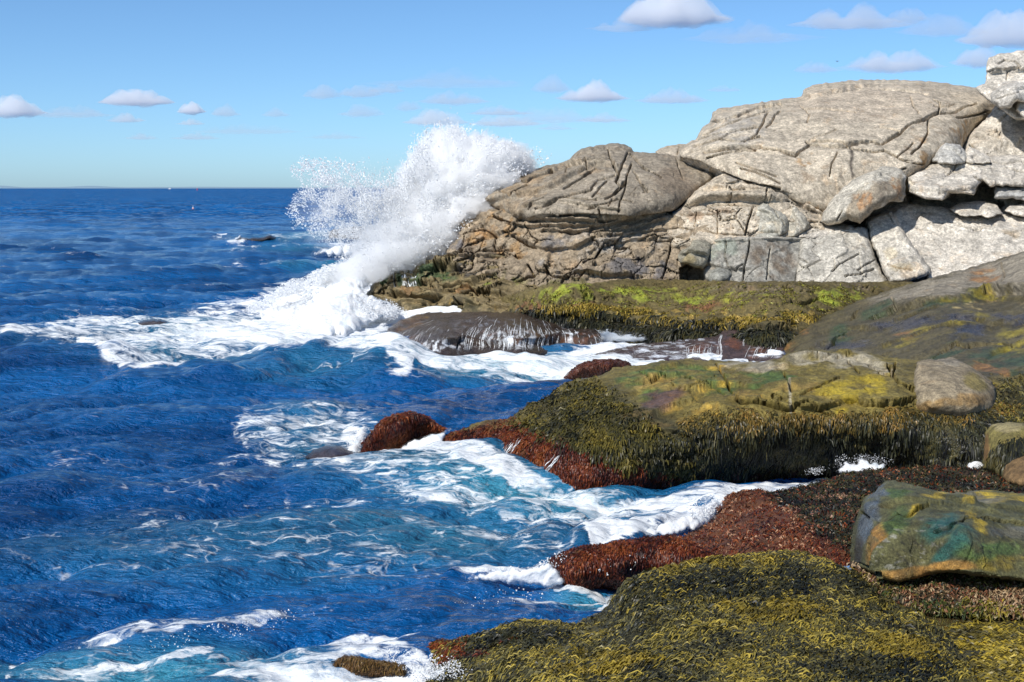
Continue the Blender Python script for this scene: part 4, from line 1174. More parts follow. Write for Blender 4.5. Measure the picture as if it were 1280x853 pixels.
# ------------------------------------------------------------------ rocks of the shore in front
SLOPE = relief('wet_sloping_rock', [(964, 456), (970, 440), (977, 431), (992, 419), (1012, 404), (1042, 390), (1078, 375), (1112, 363), (1150, 352), (1200, 338), (1240, 327), (1280, 315), (1310, 306), (1350, 300), (1350, 500), (1250, 500), (1200, 485), (1000, 480), (970, 470)],
       [(968, 447, Z(447, 0)), (990, 420, Z(420, .6)), (1040, 392, Z(392, 1.2)), (1110, 362, Z(362, 2.0)), (1200, 338, Z(338, 2.8)), (1280, 316, Z(316, 3.5)), (1345, 300, Z(300, 3.9)), (1000, 470, 44), (1100, 455, Z(455, .9)), (1250, 482, Z(482, 1.2)), (1345, 480, Z(480, 1.5)), (1200, 400, Z(400, 1.9)), (1300, 372, Z(372, 2.55)), (1230, 362, Z(362, 2.3)), (1100, 410, Z(410, 1.3))],
       (0.095, 0.078, 0.036), 'dark wet rock sloping down to the channel in front of the pale slabs', 'rock', bulge=(6, .5), wet=.58,
       lumps=[(0.18, .4, 4, False), (.06, 1.4, 5, False)], blocks=[(.10, (.4, .8, .8), .03, .08, .2)],
       lips=[([(1232, 367), (1262, 362), (1300, 357), (1345, 352)], .45, 6, .6), ([(1092, 395), (1115, 388), (1150, 380)], .15, 6, .2), ([(1052, 412), (1075, 408), (1100, 410)], .12, 6, .2), ([(1120, 385), (1180, 374), (1240, 370), (1300, 372)], .15, 12, .1), ([(1225, 400), (1240, 407), (1252, 402), (1290, 398)], .12, 6, .2)],
       cracks=[([(1115, 375), (1120, 384), (1105, 392), (1092, 396)], 2, .22), ([(1062, 398), (1078, 386)], 1.6, .15), ([(1028, 440), (1045, 424), (1058, 414)], 1.6, .15), ([(1210, 430), (1240, 427), (1265, 430)], 1.8, .2), ([(1155, 452), (1175, 437), (1195, 428), (1212, 432)], 1.6, .15), ([(1252, 330), (1256, 345), (1250, 362)], 1.4, .12), ([(1195, 395), (1215, 397), (1225, 402)], 1.8, .2)],
       layers=[dict(c=(0.27, 0.235, 0.18), s=[('p', [(1080, 376), (1150, 352), (1290, 312), (1350, 300), (1350, 352), (1240, 366), (1180, 372), (1120, 384)], 12)], k=.9, wet=.3), dict(c=(0.05, 0.075, 0.035), s=[('e', 1095, 388, 36, 10, -25), ('e', 1190, 378, 60, 8, -10), ('e', 1250, 450, 60, 24), ('e', 1180, 440, 40, 10, -15), ('e', 1050, 420, 20, 20, -45)], nt=(-.4, .1), k=.9),
               dict(c=(0.25, 0.20, 0.025), s=[('e', 1140, 426, 44, 8, -18), ('e', 1180, 410, 60, 5, -8), ('e', 1270, 425, 40, 24), ('e', 1225, 395, 24, 6, 10), ('e', 1215, 372, 60, 5, -8)], nt=(-.3, .2), k=.85), dict(c=(0.26, 0.13, 0.045), s=[('e', 985, 425, 16, 16, -45), ('e', 1005, 415, 14, 5, -10), ('e', 1230, 345, 30, 14), ('e', 1130, 420, 26, 6), ('e', 1240, 462, 50, 7, 15)], nt=(-.3, .2), k=.8),
               dict(c=(0.045, 0.05, 0.075), s=[('e', 1130, 405, 60, 9, -6), ('e', 1190, 400, 40, 6), ('e', 1210, 416, 30, 10, -12), ('e', 1265, 396, 36, 6), ('e', 1060, 432, 50, 10)], nt=(-.5, .0), k=.8, wet=.95), dict(c=(0.40, 0.30, 0.12), s=[('l', [(1190, 384), (1240, 374), (1290, 376)], 3), ('l', [(1165, 414), (1200, 408)], 3)], nt=(-.1, .3), k=.7)], seed=50, thick=5)  # dark blue patches tint the wet film's sky sheen into the colour
tag(SLOPE['o'])

CASC = relief('washed_rock', [(450, 432), (452, 427), (458, 423), (470, 421), (482, 418), (485, 410), (498, 402), (518, 394), (532, 391), (570, 390), (610, 390), (660, 391), (690, 396), (718, 403), (746, 411), (754, 420), (753, 432), (740, 438), (700, 444), (640, 448), (560, 448), (500, 446), (470, 442)],
       [(452, 430, Z(430, 0)), (486, 409, Z(409, .3)), (530, 391, Z(391, .5)), (660, 391, Z(391, .5)), (748, 413, Z(413, .3)), (620, 403, Z(403, .62)), (600, 446, Z(437, 0)), (700, 442, Z(434, 0)), (550, 425, Z(425, .35)), (650, 422, Z(422, .42)), (470, 440, Z(432, 0)), (560, 402, Z(402, .56))],
       (0.05, 0.034, 0.026), 'low dark rock streaming with white rivulets in front of the breaking wave', 'rock', bulge=(6, .8), step=1.0, wet=.9,
       lumps=[(.14, .7, 4, False), (.05, 2.5, 3, False)], lips=[([(560, 428), (580, 424), (600, 430), (650, 428), (690, 426)], .2, 6, .2), ([(686, 424), (720, 428), (752, 430)], .3, 5, .2)], cracks=[([(575, 424), (572, 436)], 2, .2)],
       layers=[dict(c=(0.13, 0.05, 0.02), s=[('e', 480, 428, 34, 14), ('e', 520, 428, 30, 12), ('e', 510, 408, 30, 12, -30), ('e', 720, 424, 40, 10), ('e', 640, 420, 60, 10)], nt=(-.3, .2), k=.85), dict(c=(0.18, 0.11, 0.03), s=[('e', 515, 402, 30, 10, -30)], nt=(-.1, .3), k=.8), dict(c=(.26, .28, .32), s=[('e', 620, 408, 110, 14), ('e', 700, 408, 50, 8)], soft=.9, nt=(-.1, .4), nfr=(5, 1.6, 1.2), k=.7, wet=1.0), dict(c=(.84, .87, .90), s=[('e', 640, 424, 52, 16), ('e', 555, 432, 50, 9), ('e', 500, 436, 40, 5), ('e', 715, 420, 34, 8)], soft=.7, nt=(-.12, .16), nfr=(4.5, 1.0, .8), k=.95)], seed=51, thick=3)
SHELF = relief('washed_shelf', [(735, 446), (760, 438), (790, 432), (830, 427), (870, 424), (895, 421), (903, 414), (918, 411), (932, 416), (938, 426), (962, 432), (980, 433), (982, 456), (940, 456), (900, 456), (850, 456), (790, 456)],
       [(740, 448, Z(446, .02)), (800, 436, Z(436, .22)), (870, 425, Z(425, .45)), (918, 412, Z(412, .75)), (975, 436, Z(436, .3)), (860, 450, Z(448, .05)), (920, 452, Z(447, .1)), (975, 452, Z(450, .1))],
       (0.075, 0.05, 0.045), 'low dark shelf with a rounded hump awash in the foaming channel', 'rock', bulge=(5, .5), wet=.9, lumps=[(.12, 1.0, 4, False)], layers=[dict(c=(.66, .69, .74), s=[('e', 800, 440, 100, 16), ('e', 870, 432, 50, 10), ('e', 955, 442, 30, 8)], nt=(-.1, .3), nfr=(1.6, 4, 2), k=.85), dict(c=(0.15, 0.06, 0.03), s=[('e', 915, 428, 20, 14), ('e', 880, 438, 30, 10), ('e', 950, 440, 30, 8)], nt=(-.3, .2), k=.8)], seed=52, thick=2)
SR = relief('small_red_rock', [(704, 472), (712, 464), (722, 456), (735, 451), (752, 449), (775, 449), (786, 453), (793, 460), (799, 467), (780, 472), (750, 476), (720, 478), (706, 477)],
       [(706, 470, Z(470, 0)), (740, 450, Z(450, .55)), (775, 449, Z(449, .55)), (798, 466, Z(466, .1)), (750, 475, Z(470, 0)), (760, 460, Z(460, .42))],
       (0.10, 0.032, 0.018), 'small rounded red brown rock surrounded by foam behind the weedy rock', 'rock', bulge=(8, .8), wet=.7, lumps=[(.06, 1.5, 4, False)], seed=53, thick=1.5)
RI = relief('red_islet', [(447, 572), (451, 563), (455, 552), (462, 540), (470, 531), (480, 524), (492, 518), (506, 515), (520, 516), (532, 519), (545, 528), (558, 535), (554, 542), (535, 546), (518, 550), (505, 558), (492, 566), (476, 572), (460, 576)],
       [(450, 568, Z(566, 0)), (470, 532, Z(532, .75)), (506, 516, Z(516, 1.0)), (556, 536, Z(536, .6)), (520, 550, Z(552, .2)), (480, 572, Z(568, 0)), (500, 540, Z(540, .6))],
       (0.13, 0.045, 0.016), 'red brown weedy islet with white water pouring round its right side', 'rock', bulge=(8, .7), wet=.5, lumps=[(.09, 1.3, 4, False), (.03, 5, 3, False)], blocks=[(.12, (1.5, 1.5, 1.5), .1, .08, .4)], layers=[dict(c=(0.04, 0.035, 0.03), s=[('e', 508, 519, 22, 6)], k=.8), dict(c=(0.17, 0.09, 0.03), s=[('e', 510, 530, 44, 16)], nt=(0, .3), k=.7)], seed=54, thick=2)
AW = relief('awash_rock', [(380, 572), (392, 562), (405, 558), (425, 558), (436, 563), (448, 571), (460, 577), (455, 584), (430, 586), (400, 584)],
       [(382, 572, Z(571, .02)), (408, 558, Z(558, .28)), (430, 560, Z(560, .28)), (458, 578, Z(578, .05)), (420, 582, Z(579, 0)), (420, 570, Z(570, .2))],
       (0.045, 0.035, 0.04), 'small dark glossy rock just breaking the surface left of the red islet', 'rock', bulge=(6, .3), wet=1.0, lumps=[(.04, 1.5, 3, False)], layers=[dict(c=(.12, .05, .02), s=[('e', 450, 575, 16, 6, 30)], k=.7)], seed=55, thick=1)
OFF = relief('offshore_rock', [(292, 301), (300, 296), (312, 298), (325, 297), (338, 294), (350, 297), (352, 302), (335, 306), (305, 306)], [(295, 302, Z(304, 0)), (338, 295, Z(304, 0)), (350, 302, Z(303, 0)), (320, 305, Z(304, 0))], (0.045, 0.035, 0.03), 'low black rock washed by foam far out on the open water', 'rock', bulge=(5, 3), wet=.8, lumps=[(.3, .5, 3, False)], seed=56, thick=6, step=.8)
OFF2 = relief('offshore_rock', [(411, 303), (412, 290), (418, 286), (430, 286), (445, 283), (470, 284), (492, 288), (495, 300), (460, 304)], [(412, 300, Z(302, 0)), (430, 287, Z(302, 0) + 2), (490, 290, Z(302, 0)), (450, 303, Z(303, 0))], (0.11, 0.10, 0.095), 'flat topped dark rock half hidden behind the drifting spray', 'rock', bulge=(5, 3), wet=.3, lumps=[(.4, .4, 3, False)], seed=57, thick=10, step=.8)
SUB = relief('sunken_rock', [(166, 408), (172, 402), (185, 400), (200, 399), (214, 402), (228, 404), (224, 409), (195, 411)], [(168, 407, Z(409, 0)), (190, 400, Z(406, .12)), (222, 405, Z(408, 0)), (200, 410, Z(410, 0))], (0.05, 0.042, 0.045), 'barely showing dark rock under the left end of the foam sheet', 'rock', bulge=(4, 1), wet=.9, lumps=[(.08, .8, 3, False)], seed=58, thick=3)

MID = relief('weedy_rock', [(545, 574), (548, 562), (552, 549), (562, 540), (580, 534), (605, 528), (632, 526), (645, 520), (660, 508), (680, 499), (692, 488), (705, 478), (722, 473), (742, 472), (758, 466), (766, 461), (800, 458), (830, 452), (860, 449), (900, 450), (950, 452), (976, 448), (986, 441), (1010, 438), (1050, 438), (1082, 440), (1102, 445), (1140, 450), (1200, 452), (1240, 476), (1262, 474), (1300, 462), (1350, 458), (1350, 620), (1240, 612), (1130, 616), (1000, 620), (940, 628), (850, 634), (750, 632), (690, 620), (630, 604), (585, 594), (560, 586)],
       [(549, 570, Z(572, 0)), (552, 552, Z(552, .35)), (600, 529, Z(529, .75)), (645, 520, Z(520, .9)), (690, 490, Z(490, 1.3)), (740, 473, Z(473, 1.6)), (800, 459, Z(459, 1.8)), (900, 451, Z(451, 1.95)), (1050, 438, Z(438, 2.2)), (1190, 450, Z(450, 2.1)), (1260, 474, Z(474, 1.75)), (1345, 462, Z(462, 1.9)),
        (640, 560, Z(560, .5)), (700, 540, Z(540, .95)), (800, 520, Z(520, 1.32)), (900, 512, Z(512, 1.48)), (1000, 505, Z(505, 1.6)), (1100, 505, Z(505, 1.62)), (1200, 510, Z(510, 1.5)), (1340, 520, Z(520, 1.35)),
        (590, 585, Z(579, 0)), (640, 600, Z(592, 0)), (750, 626, Z(611, 0)), (850, 626, 29.2), (950, 618, 29.9), (1040, 610, 30.3), (1130, 610, 29.2), (1240, 606, 27.6), (1340, 610, 26.6), (900, 480, Z(480, 1.78)), (1050, 470, Z(470, 1.95))],
       (0.175, 0.135, 0.034), 'broad olive rock with hanging black weed along its front, a red toe at left', 'rock', bulge=(7, .5), wet=.4,
       lumps=[(.13, .7, 4, False), (.03, 2.6, 3, False)], blocks=[(.12, (.55, .55, .7), .03, .10, .4), (.03, (2.5, 2.5, 3), .05, .05, .3)],
       cracks=[([(896, 456), (905, 470), (918, 490), (922, 500)], 2.2, .2), ([(978, 462), (985, 478), (990, 490)], 2, .15), ([(880, 476), (895, 480), (905, 488)], 1.8, .15), ([(1110, 456), (1118, 470), (1130, 484), (1148, 494)], 2.4, .3), ([(1085, 455), (1100, 462)], 1.6, .15),
               ([(925, 502), (955, 504), (985, 512), (1010, 506), (1035, 518)], 2.2, .22), ([(950, 495), (970, 500), (1000, 495), (1020, 485), (1050, 472)], 1.6, .12), ([(1040, 502), (1070, 502), (1100, 508), (1130, 505), (1148, 500)], 2.2, .22), ([(965, 495), (975, 507)], 1.6, .12), ([(1120, 452), (1116, 466), (1124, 480), (1140, 492)], 2.0, .3), ([(1098, 466), (1118, 470)], 1.6, .2), ([(1060, 452), (1075, 466)], 1.4, .15), ([(840, 475), (860, 470), (875, 478)], 1.6, .12), ([(800, 466), (815, 474), (832, 468)], 1.6, .12)],
       lips=[([(925, 500), (955, 502), (985, 510), (1020, 512), (1060, 502), (1110, 508), (1150, 503)], .18, 8, .12), ([(985, 446), (1020, 448), (1060, 446), (1105, 455)], .12, 8, .05), ([(805, 476), (820, 472), (840, 470)], .1, 6, .15), ([(790, 525), (830, 532), (870, 545), (900, 540)], .1, 6, .12)],
       layers=[dict(c=(0.075, 0.12, 0.03), s=[('e', 850, 465, 90, 14), ('e', 830, 485, 40, 10, -20), ('e', 960, 470, 60, 14), ('e', 900, 480, 30, 22), ('e', 785, 478, 36, 8)], nt=(-.4, .1), k=.9), dict(c=(0.36, 0.32, 0.24), s=[('e', 1040, 447, 80, 12), ('e', 1080, 458, 60, 12), ('e', 940, 455, 60, 8)], nt=(-.5, .1), k=.85, wet=.15), dict(c=(0.30, 0.20, 0.05), s=[('e', 880, 500, 90, 16), ('e', 960, 490, 80, 14), ('e', 830, 480, 60, 10), ('e', 1020, 490, 30, 14)], nt=(-.25, .2), k=.8), dict(c=(0.33, 0.245, 0.022), s=[('p', [(1015, 495), (1030, 478), (1070, 470), (1105, 466), (1112, 480), (1108, 500), (1060, 502)], 8), ('e', 1048, 513, 14, 10)], nt=(-.5, .0), k=.95),
               dict(c=(0.15, 0.12, 0.04), s=[('p', [(1116, 456), (1150, 452), (1150, 494), (1128, 478)], 6)], k=.8), dict(c=(0.40, 0.25, 0.03), s=[('e', 900, 465, 24, 14, 20), ('e', 870, 510, 70, 18), ('e', 950, 500, 40, 12), ('e', 880, 490, 30, 20)], nt=(-.2, .25), k=.8), dict(c=(0.13, 0.07, 0.05), s=[('e', 825, 500, 34, 14, -20)], k=.9, soft=.4, wet=.6), dict(c=(0.46, 0.27, 0.05), s=[('e', 795, 520, 28, 9, -8), ('e', 820, 528, 24, 6)], nt=(-.5, .0), k=.95),
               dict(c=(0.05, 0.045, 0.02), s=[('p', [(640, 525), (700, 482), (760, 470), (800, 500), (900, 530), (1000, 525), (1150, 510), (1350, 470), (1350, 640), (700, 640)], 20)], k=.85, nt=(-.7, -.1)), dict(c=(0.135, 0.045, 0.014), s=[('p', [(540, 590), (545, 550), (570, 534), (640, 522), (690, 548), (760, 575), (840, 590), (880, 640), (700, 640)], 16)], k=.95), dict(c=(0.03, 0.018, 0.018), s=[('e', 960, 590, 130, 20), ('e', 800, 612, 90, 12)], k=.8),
               dict(c=(0.36, 0.32, 0.23), s=[('l', [(987, 476), (988, 500), (989, 545)], 2.4)], warp=1.5, soft=.5, k=.8), dict(c=(.22, .10, .03), s=[('e', 1200, 480, 60, 20)], nt=(0, .3))], seed=60, thick=5)

relief('smooth_boulder', [(1142, 505), (1143, 470), (1146, 452), (1160, 449), (1178, 449), (1191, 447), (1206, 454), (1224, 465), (1240, 477), (1244, 485), (1246, 500), (1244, 520), (1226, 534), (1190, 538), (1160, 536), (1143, 526)],
       [(1144, 505, 28.9), (1146, 453, 30.6), (1191, 448, 31.3), (1242, 482, 30.0), (1222, 508, 28.75), (1165, 508, 28.5), (1185, 478, 29.2), (1160, 534, 29.3), (1230, 534, 29.4)], (0.28, 0.225, 0.145), 'smooth grey brown boulder at the right end of the weedy rock', 'boulder', bulge=(9, .5), wet=.2, lumps=[(.05, 1.5, 4, False), (.02, 5, 3, False)],
       layers=[dict(c=(0.28, 0.17, 0.06), s=[('e', 1180, 507, 60, 9), ('e', 1215, 500, 30, 12)], nt=(-.5, .1), k=.85), dict(c=(0.23, 0.18, 0.04), s=[('e', 1220, 480, 24, 14, 30)], nt=(-.3, .2), k=.7), dict(c=(0.30, 0.26, 0.20), s=[('e', 1185, 453, 36, 6, 8)], k=.7)], seed=61, thick=2)
WB = relief('weedy_boulder', [(1228, 586), (1230, 560), (1231, 542), (1240, 531), (1258, 528), (1290, 530), (1345, 535), (1345, 606), (1290, 600), (1250, 592)], [(1231, 580, 26.2), (1236, 534, 27.0), (1340, 536, 26.8), (1250, 545, 26.0), (1250, 590, 25.6), (1340, 600, 25.2)], (0.20, 0.165, 0.05), 'yellow topped boulder draped with dark weed at the right edge', 'boulder', bulge=(9, .5), wet=.3, lumps=[(.06, 1.6, 4, False)], layers=[dict(c=(.05, .045, .02), s=[('e', 1280, 570, 50, 22)], nt=(-.4, 0), k=.9), dict(c=(.34, .28, .14), s=[('e', 1260, 532, 34, 6)], k=.8), dict(c=(.25, .12, .05), s=[('e', 1234, 560, 6, 24)], k=.7)], seed=62, thick=1.6)
relief('rounded_boulder', [(1253, 596), (1256, 580), (1266, 571), (1280, 567), (1310, 566), (1345, 572), (1345, 622), (1290, 614), (1258, 606)], [(1254, 594, 25.0), (1270, 570, 25.4), (1340, 574, 25.2), (1280, 590, 24.6), (1300, 612, 24.2)], (0.17, 0.105, 0.045), 'plain brown rounded boulder below the weed draped one at the right edge', 'boulder', bulge=(10, .5), wet=.35, lumps=[(.05, 1.6, 4, False)], seed=63, thick=1.4)

RED = relief('red_weed_ledge', [(848, 690), (850, 674), (862, 662), (880, 655), (886, 648), (896, 640), (888, 632), (896, 622), (906, 619), (928, 612), (950, 612), (964, 617), (982, 613), (1004, 607), (1032, 600), (1062, 593), (1100, 587), (1150, 583), (1200, 585), (1250, 588), (1350, 586), (1350, 690), (1200, 706), (1090, 722), (1040, 722), (980, 724), (900, 724), (860, 712)],
       [(850, 690, Z(690, .35)), (866, 660, Z(660, .05)), (896, 640, Z(640, .1)), (890, 628, Z(628, 0)), (930, 604, Z(604, .3)), (1050, 588, Z(588, .42)), (1150, 585, Z(585, .55)), (1345, 588, Z(588, .8)), (960, 650, Z(650, .7)), (1070, 640, Z(640, .85)), (1080, 712, Z(712, .75)), (900, 716, Z(716, .45)), (1300, 650, Z(650, .95)), (970, 620, Z(620, .5)), (900, 690, Z(690, .5))],
       (0.12, 0.045, 0.018), 'low ledge coated in rust red weed between the channel and the mossy boulder', 'rock', bulge=(5, .3), wet=.4, lumps=[(.10, .9, 4, False), (.04, 3, 3, False)], blocks=[(.08, (1.2, 1.2, 1.2), .08, .06, .2)],
       layers=[dict(c=(.03, .03, .022), s=[('p', [(960, 614), (1010, 598), (1100, 582), (1360, 582), (1360, 630), (1100, 660), (1066, 690), (1030, 668), (990, 640)], 14)], nt=(-.6, -.1), k=.9), dict(c=(.03, .025, .025), s=[('e', 930, 607, 40, 6)], k=.8)], seed=64, thick=3)
SPUR = relief('red_weed_spur', [(682, 716), (685, 704), (692, 696), (704, 690), (716, 685), (732, 681), (746, 680), (760, 679), (775, 676), (800, 673), (825, 670), (840, 669), (856, 672), (868, 680), (888, 690), (908, 700), (910, 722), (860, 732), (820, 738), (780, 736), (745, 740), (715, 744), (706, 730), (696, 724)],
       [(684, 712, Z(716, 0)), (704, 690, Z(690, .42)), (760, 679, Z(679, .6)), (840, 669, Z(669, .78)), (905, 702, Z(702, .55)), (715, 740, Z(733, 0)), (760, 736, Z(730, 0)), (820, 730, Z(726, .1)), (780, 700, Z(700, .5)), (715, 712, Z(712, .32)), (850, 695, Z(695, .6))],
       (0.13, 0.042, 0.016), 'finger of rust red weed covered rock poking left into white water', 'rock', bulge=(7, .35), wet=.45, lumps=[(.07, 1.4, 4, False), (.03, 4, 3, False)], layers=[dict(c=(.035, .016, .014), s=[('e', 770, 715, 90, 16)], nt=(-.4, .1), k=.85), dict(c=(.20, .10, .03), s=[('l', [(700, 692), (760, 682), (840, 674), (880, 700)], 8)], nt=(-.1, .3), k=.7)], seed=65, thick=2.5)

# ground rock under everything at the right
tag(relief('bedrock', [(1040, 712), (1090, 700), (1200, 690), (1352, 680), (1352, 1000), (1120, 1000), (1120, 800), (1070, 735)],
       [(1060, 715, Z(715, .6)), (1345, 700, Z(700, .85)), (1100, 760, Z(760, .8)), (1190, 778, Z(778, .86)), (1345, 778, Z(778, .86)), (1215, 800, Z(800, 1.0)), (1345, 810, Z(810, 1.05)), (1250, 853, Z(853, 1.15)), (1345, 853, Z(853, 1.2)), (1200, 960, Z(960, 1.2)), (1345, 960, Z(960, 1.25))],
       (0.05, 0.045, 0.02), None, None, bulge=(3, .1), wet=.5, lumps=[(.05, 1.5, 4, False)], layers=[dict(c=(.22, .165, .02), s=[('p', [(1150, 766), (1360, 766), (1360, 1000), (1150, 1000)], 12)], nt=(-.2, .2), k=.8)], seed=66, thick=2)['o'], kind='structure')
tag(relief('bedrock', [(1318, 140), (1345, 110), (1420, 90), (1600, 70), (2100, 60), (2300, 500), (2300, 1050), (1330, 1050), (1325, 800), (1320, 600), (1316, 400), (1314, 250)],
       [(1330, 120, 79), (1600, 80, 82), (2200, 80, 86), (1330, 250, 73), (1800, 240, 66), (1330, 340, Z(340, 2.6)), (1800, 340, 46), (1330, 480, Z(480, 1.2)), (1800, 480, 27), (1330, 600, Z(600, .5)), (1800, 600, 20), (1330, 720, Z(720, .6)), (1800, 720, 15.5), (1330, 1000, Z(1000, .9)), (2200, 1000, 10.5)],
       (0.22, 0.19, 0.14), None, None, bulge=(10, 1.0), wet=.2, step=7.0, lumps=[(.5, .3, 5, False), (.1, 1.5, 3, False)], blocks=[(.5, (.4, .4, .7), .05, .1, .3)], layers=[dict(c=(.5, .46, .4), s=[('e', 1800, 120, 600, 200)], k=.9), dict(c=(.06, .055, .025), s=[('e', 1800, 900, 700, 400)], k=.9)], seed=73, thick=6)['o'], kind='structure')
STEP = relief('barnacled_step', [(1062, 702), (1080, 706), (1100, 712), (1200, 706), (1350, 706), (1350, 775), (1260, 770), (1200, 766), (1150, 764), (1120, 752), (1085, 728)],
       [(1070, 708, 18.2), (1345, 712, 17.4), (1150, 760, 16.5), (1345, 772, 16.1), (1110, 742, 16.9), (1200, 735, 16.9), (1300, 740, 16.7)], (0.085, 0.055, 0.03), 'rough step of tan, red and olive growth under the mossy boulder', 'rock', bulge=(5, .15), wet=.3, lumps=[(.08, 2.0, 4, False), (.05, 6, 3, True)],
       layers=[dict(c=(.30, .20, .11), s=[('e', 1220, 742, 110, 12), ('e', 1120, 722, 40, 8)], nt=(0.0, .3), nfr=(7, 7, 7), k=.85), dict(c=(.18, .05, .03), s=[('e', 1110, 735, 40, 12), ('e', 1270, 730, 50, 10)], nt=(.05, .35), nfr=(5, 5, 5), k=.8), dict(c=(.04, .04, .025), s=[('e', 1140, 750, 60, 12)], nt=(-.2, .2), k=.8)], seed=67, thick=2)
BIG = relief('mossy_boulder', [(1065, 702), (1064, 688), (1066, 670), (1070, 650), (1077, 631), (1083, 621), (1094, 616), (1099, 609), (1108, 602), (1118, 601), (1140, 606), (1162, 611), (1190, 616), (1208, 617), (1213, 613), (1235, 612), (1262, 615), (1300, 617), (1350, 618), (1350, 726), (1300, 730), (1250, 726), (1200, 720), (1170, 717), (1150, 721), (1122, 726), (1100, 722), (1086, 716), (1074, 710)],
       [(1066, 690, 18.5), (1083, 623, 19.3), (1112, 602, 20.0), (1210, 617, 20.2), (1345, 620, 20.0), (1082, 690, 17.5), (1100, 650, 17.9), (1150, 630, 18.2), (1205, 645, 17.4), (1345, 668, 17.2), (1092, 716, 17.2), (1160, 714, 16.9), (1280, 725, 16.5), (1345, 724, 16.5), (1150, 680, 17.15), (1270, 690, 16.9), (1240, 632, 18.7)],
       (0.105, 0.10, 0.04), 'large mossy boulder with blue green sheen and two dark slots, lower right', 'boulder', bulge=(7, .35), step=1.0, wet=.45, lumps=[(.06, .9, 4, False), (.03, (2.5, 2.5, 6), 5, False)], blocks=[(.10, (.8, .8, 1.1), .03, .0, .6), (.03, (3, 3, 4), .03, .0, .2)],
       cracks=[([(1098, 652), (1125, 640), (1148, 631), (1162, 628)], 1.9, .20), ([(1170, 668), (1185, 660), (1198, 652), (1206, 645)], 2.6, .30), ([(1205, 645), (1225, 646), (1250, 651), (1280, 657), (1345, 664)], 1.8, .20), ([(1076, 640), (1086, 646)], 2.2, .08), ([(1072, 705), (1090, 712), (1105, 716)], 3, .12), ([(1084, 680), (1086, 700)], 2, .06)],
       layers=[dict(c=(.015, .10, .085), s=[('e', 1170, 655, 40, 22, -35), ('e', 1200, 672, 24, 30, 35), ('e', 1185, 690, 36, 16, -35)], nt=(-.6, .0), k=.85, wet=.6), dict(c=(.42, .30, .03), s=[('e', 1165, 622, 40, 7, -8), ('e', 1208, 634, 20, 8, 40), ('e', 1240, 617, 40, 6), ('e', 1225, 655, 16, 7, 30), ('e', 1140, 635, 30, 4, -25), ('e', 1270, 625, 50, 6)], nt=(-.4, .1), k=.9), dict(c=(.38, .19, .04), s=[('e', 1092, 690, 12, 26), ('e', 1130, 712, 50, 9), ('e', 1100, 665, 12, 16), ('e', 1190, 710, 50, 8)], nt=(-.4, .15), k=.85),
               dict(c=(.07, .12, .03), s=[('e', 1240, 685, 60, 14), ('e', 1225, 695, 50, 14), ('e', 1120, 650, 30, 20, -35), ('e', 1125, 618, 24, 14)], nt=(-.4, .1), k=.8), dict(c=(.22, .16, .015), s=[('e', 1270, 705, 80, 16)], nt=(-.2, .2), k=.8), dict(c=(.09, .11, .14), s=[('e', 1090, 635, 12, 26, 20), ('e', 1080, 660, 10, 30, 10), ('e', 1100, 615, 18, 10)], nt=(-.6, 0), k=.8, wet=.85), dict(c=(.15, .14, .10), s=[('e', 1270, 665, 50, 10, 8), ('e', 1220, 622, 60, 6, 5)], nt=(-.6, 0), k=.8, wet=.6), dict(c=(.035, .03, .03), s=[('e', 1072, 690, 8, 26)], k=.8), dict(c=(.30, .29, .25), s=[('e', 1135, 680, 70, 40, -30)], nt=(.12, .38), nfr=(9, 9, 22), k=.55), dict(c=(.02, .022, .02), s=[('e', 1150, 675, 100, 50, -30), ('e', 1260, 690, 80, 30)], nt=(.1, .34), nfr=(14, 14, 9), o=5, k=.6)], seed=68, thick=2.5)  # bluish patches on the left face put sky sheen into the colour
FORE = relief('weed_covered_rock', [(506, 842), (512, 832), (520, 815), (534, 805), (548, 801), (560, 800), (590, 795), (615, 786), (640, 778), (655, 775), (675, 775), (700, 778), (722, 780), (745, 768), (760, 758), (770, 742), (788, 724), (815, 712), (850, 707), (880, 699), (920, 695), (960, 690), (1000, 690), (1030, 697), (1052, 709), (1068, 716), (1102, 746), (1142, 762), (1182, 790), (1204, 822), (1235, 870), (1350, 1000), (600, 1000), (560, 920), (515, 875)],
       [(510, 842, Z(842, 0)), (560, 801, Z(801, .3)), (640, 779, Z(779, .5)), (722, 781, Z(781, .45)), (762, 758, Z(758, .5)), (790, 723, Z(723, .85)), (850, 708, Z(708, .95)), (960, 691, Z(691, 1.08)), (1050, 710, Z(710, 1.1)), (1140, 762, Z(762, 1.05)), (1182, 790, Z(790, 1.05)), (900, 760, Z(760, 1.22)), (700, 825, Z(825, .85)), (900, 853, Z(853, 1.35)), (1100, 853, Z(853, 1.3)), (1220, 855, Z(855, 1.15)), (600, 880, Z(880, .3)), (800, 970, Z(970, 1.3)), (1250, 970, Z(970, 1.25)), (560, 830, Z(830, .2)), (800, 770, Z(770, 1.0))],
       (0.05, 0.045, 0.018), 'big rounded rock wholly covered in olive and yellow rockweed, nearest the viewer', 'rock', step=2.0, bulge=(6, .15), wet=.5, lumps=[(.08, .9, 4, False), (.05, 3, 4, False), (.025, 7, 3, True)], layers=[dict(c=(.16, .125, .02), s='all', nt=(0.05, .4), k=.7)], seed=69, thick=2)
LOW = relief('low_weed_rock', [(414, 836), (418, 826), (428, 820), (445, 820), (465, 824), (490, 828), (508, 832), (508, 844), (470, 846), (430, 844)], [(416, 834, Z(834, .16)), (432, 822, Z(822, .27)), (505, 834, Z(834, .22)), (460, 844, Z(844, .08)), (450, 829, Z(829, .25))], (.10, .06, .02), 'long low brown weedy rock at the waterline, bottom of the picture', 'rock', bulge=(5, .15), wet=.6, lumps=[(.03, 2.5, 3, False)], seed=70, thick=.8)
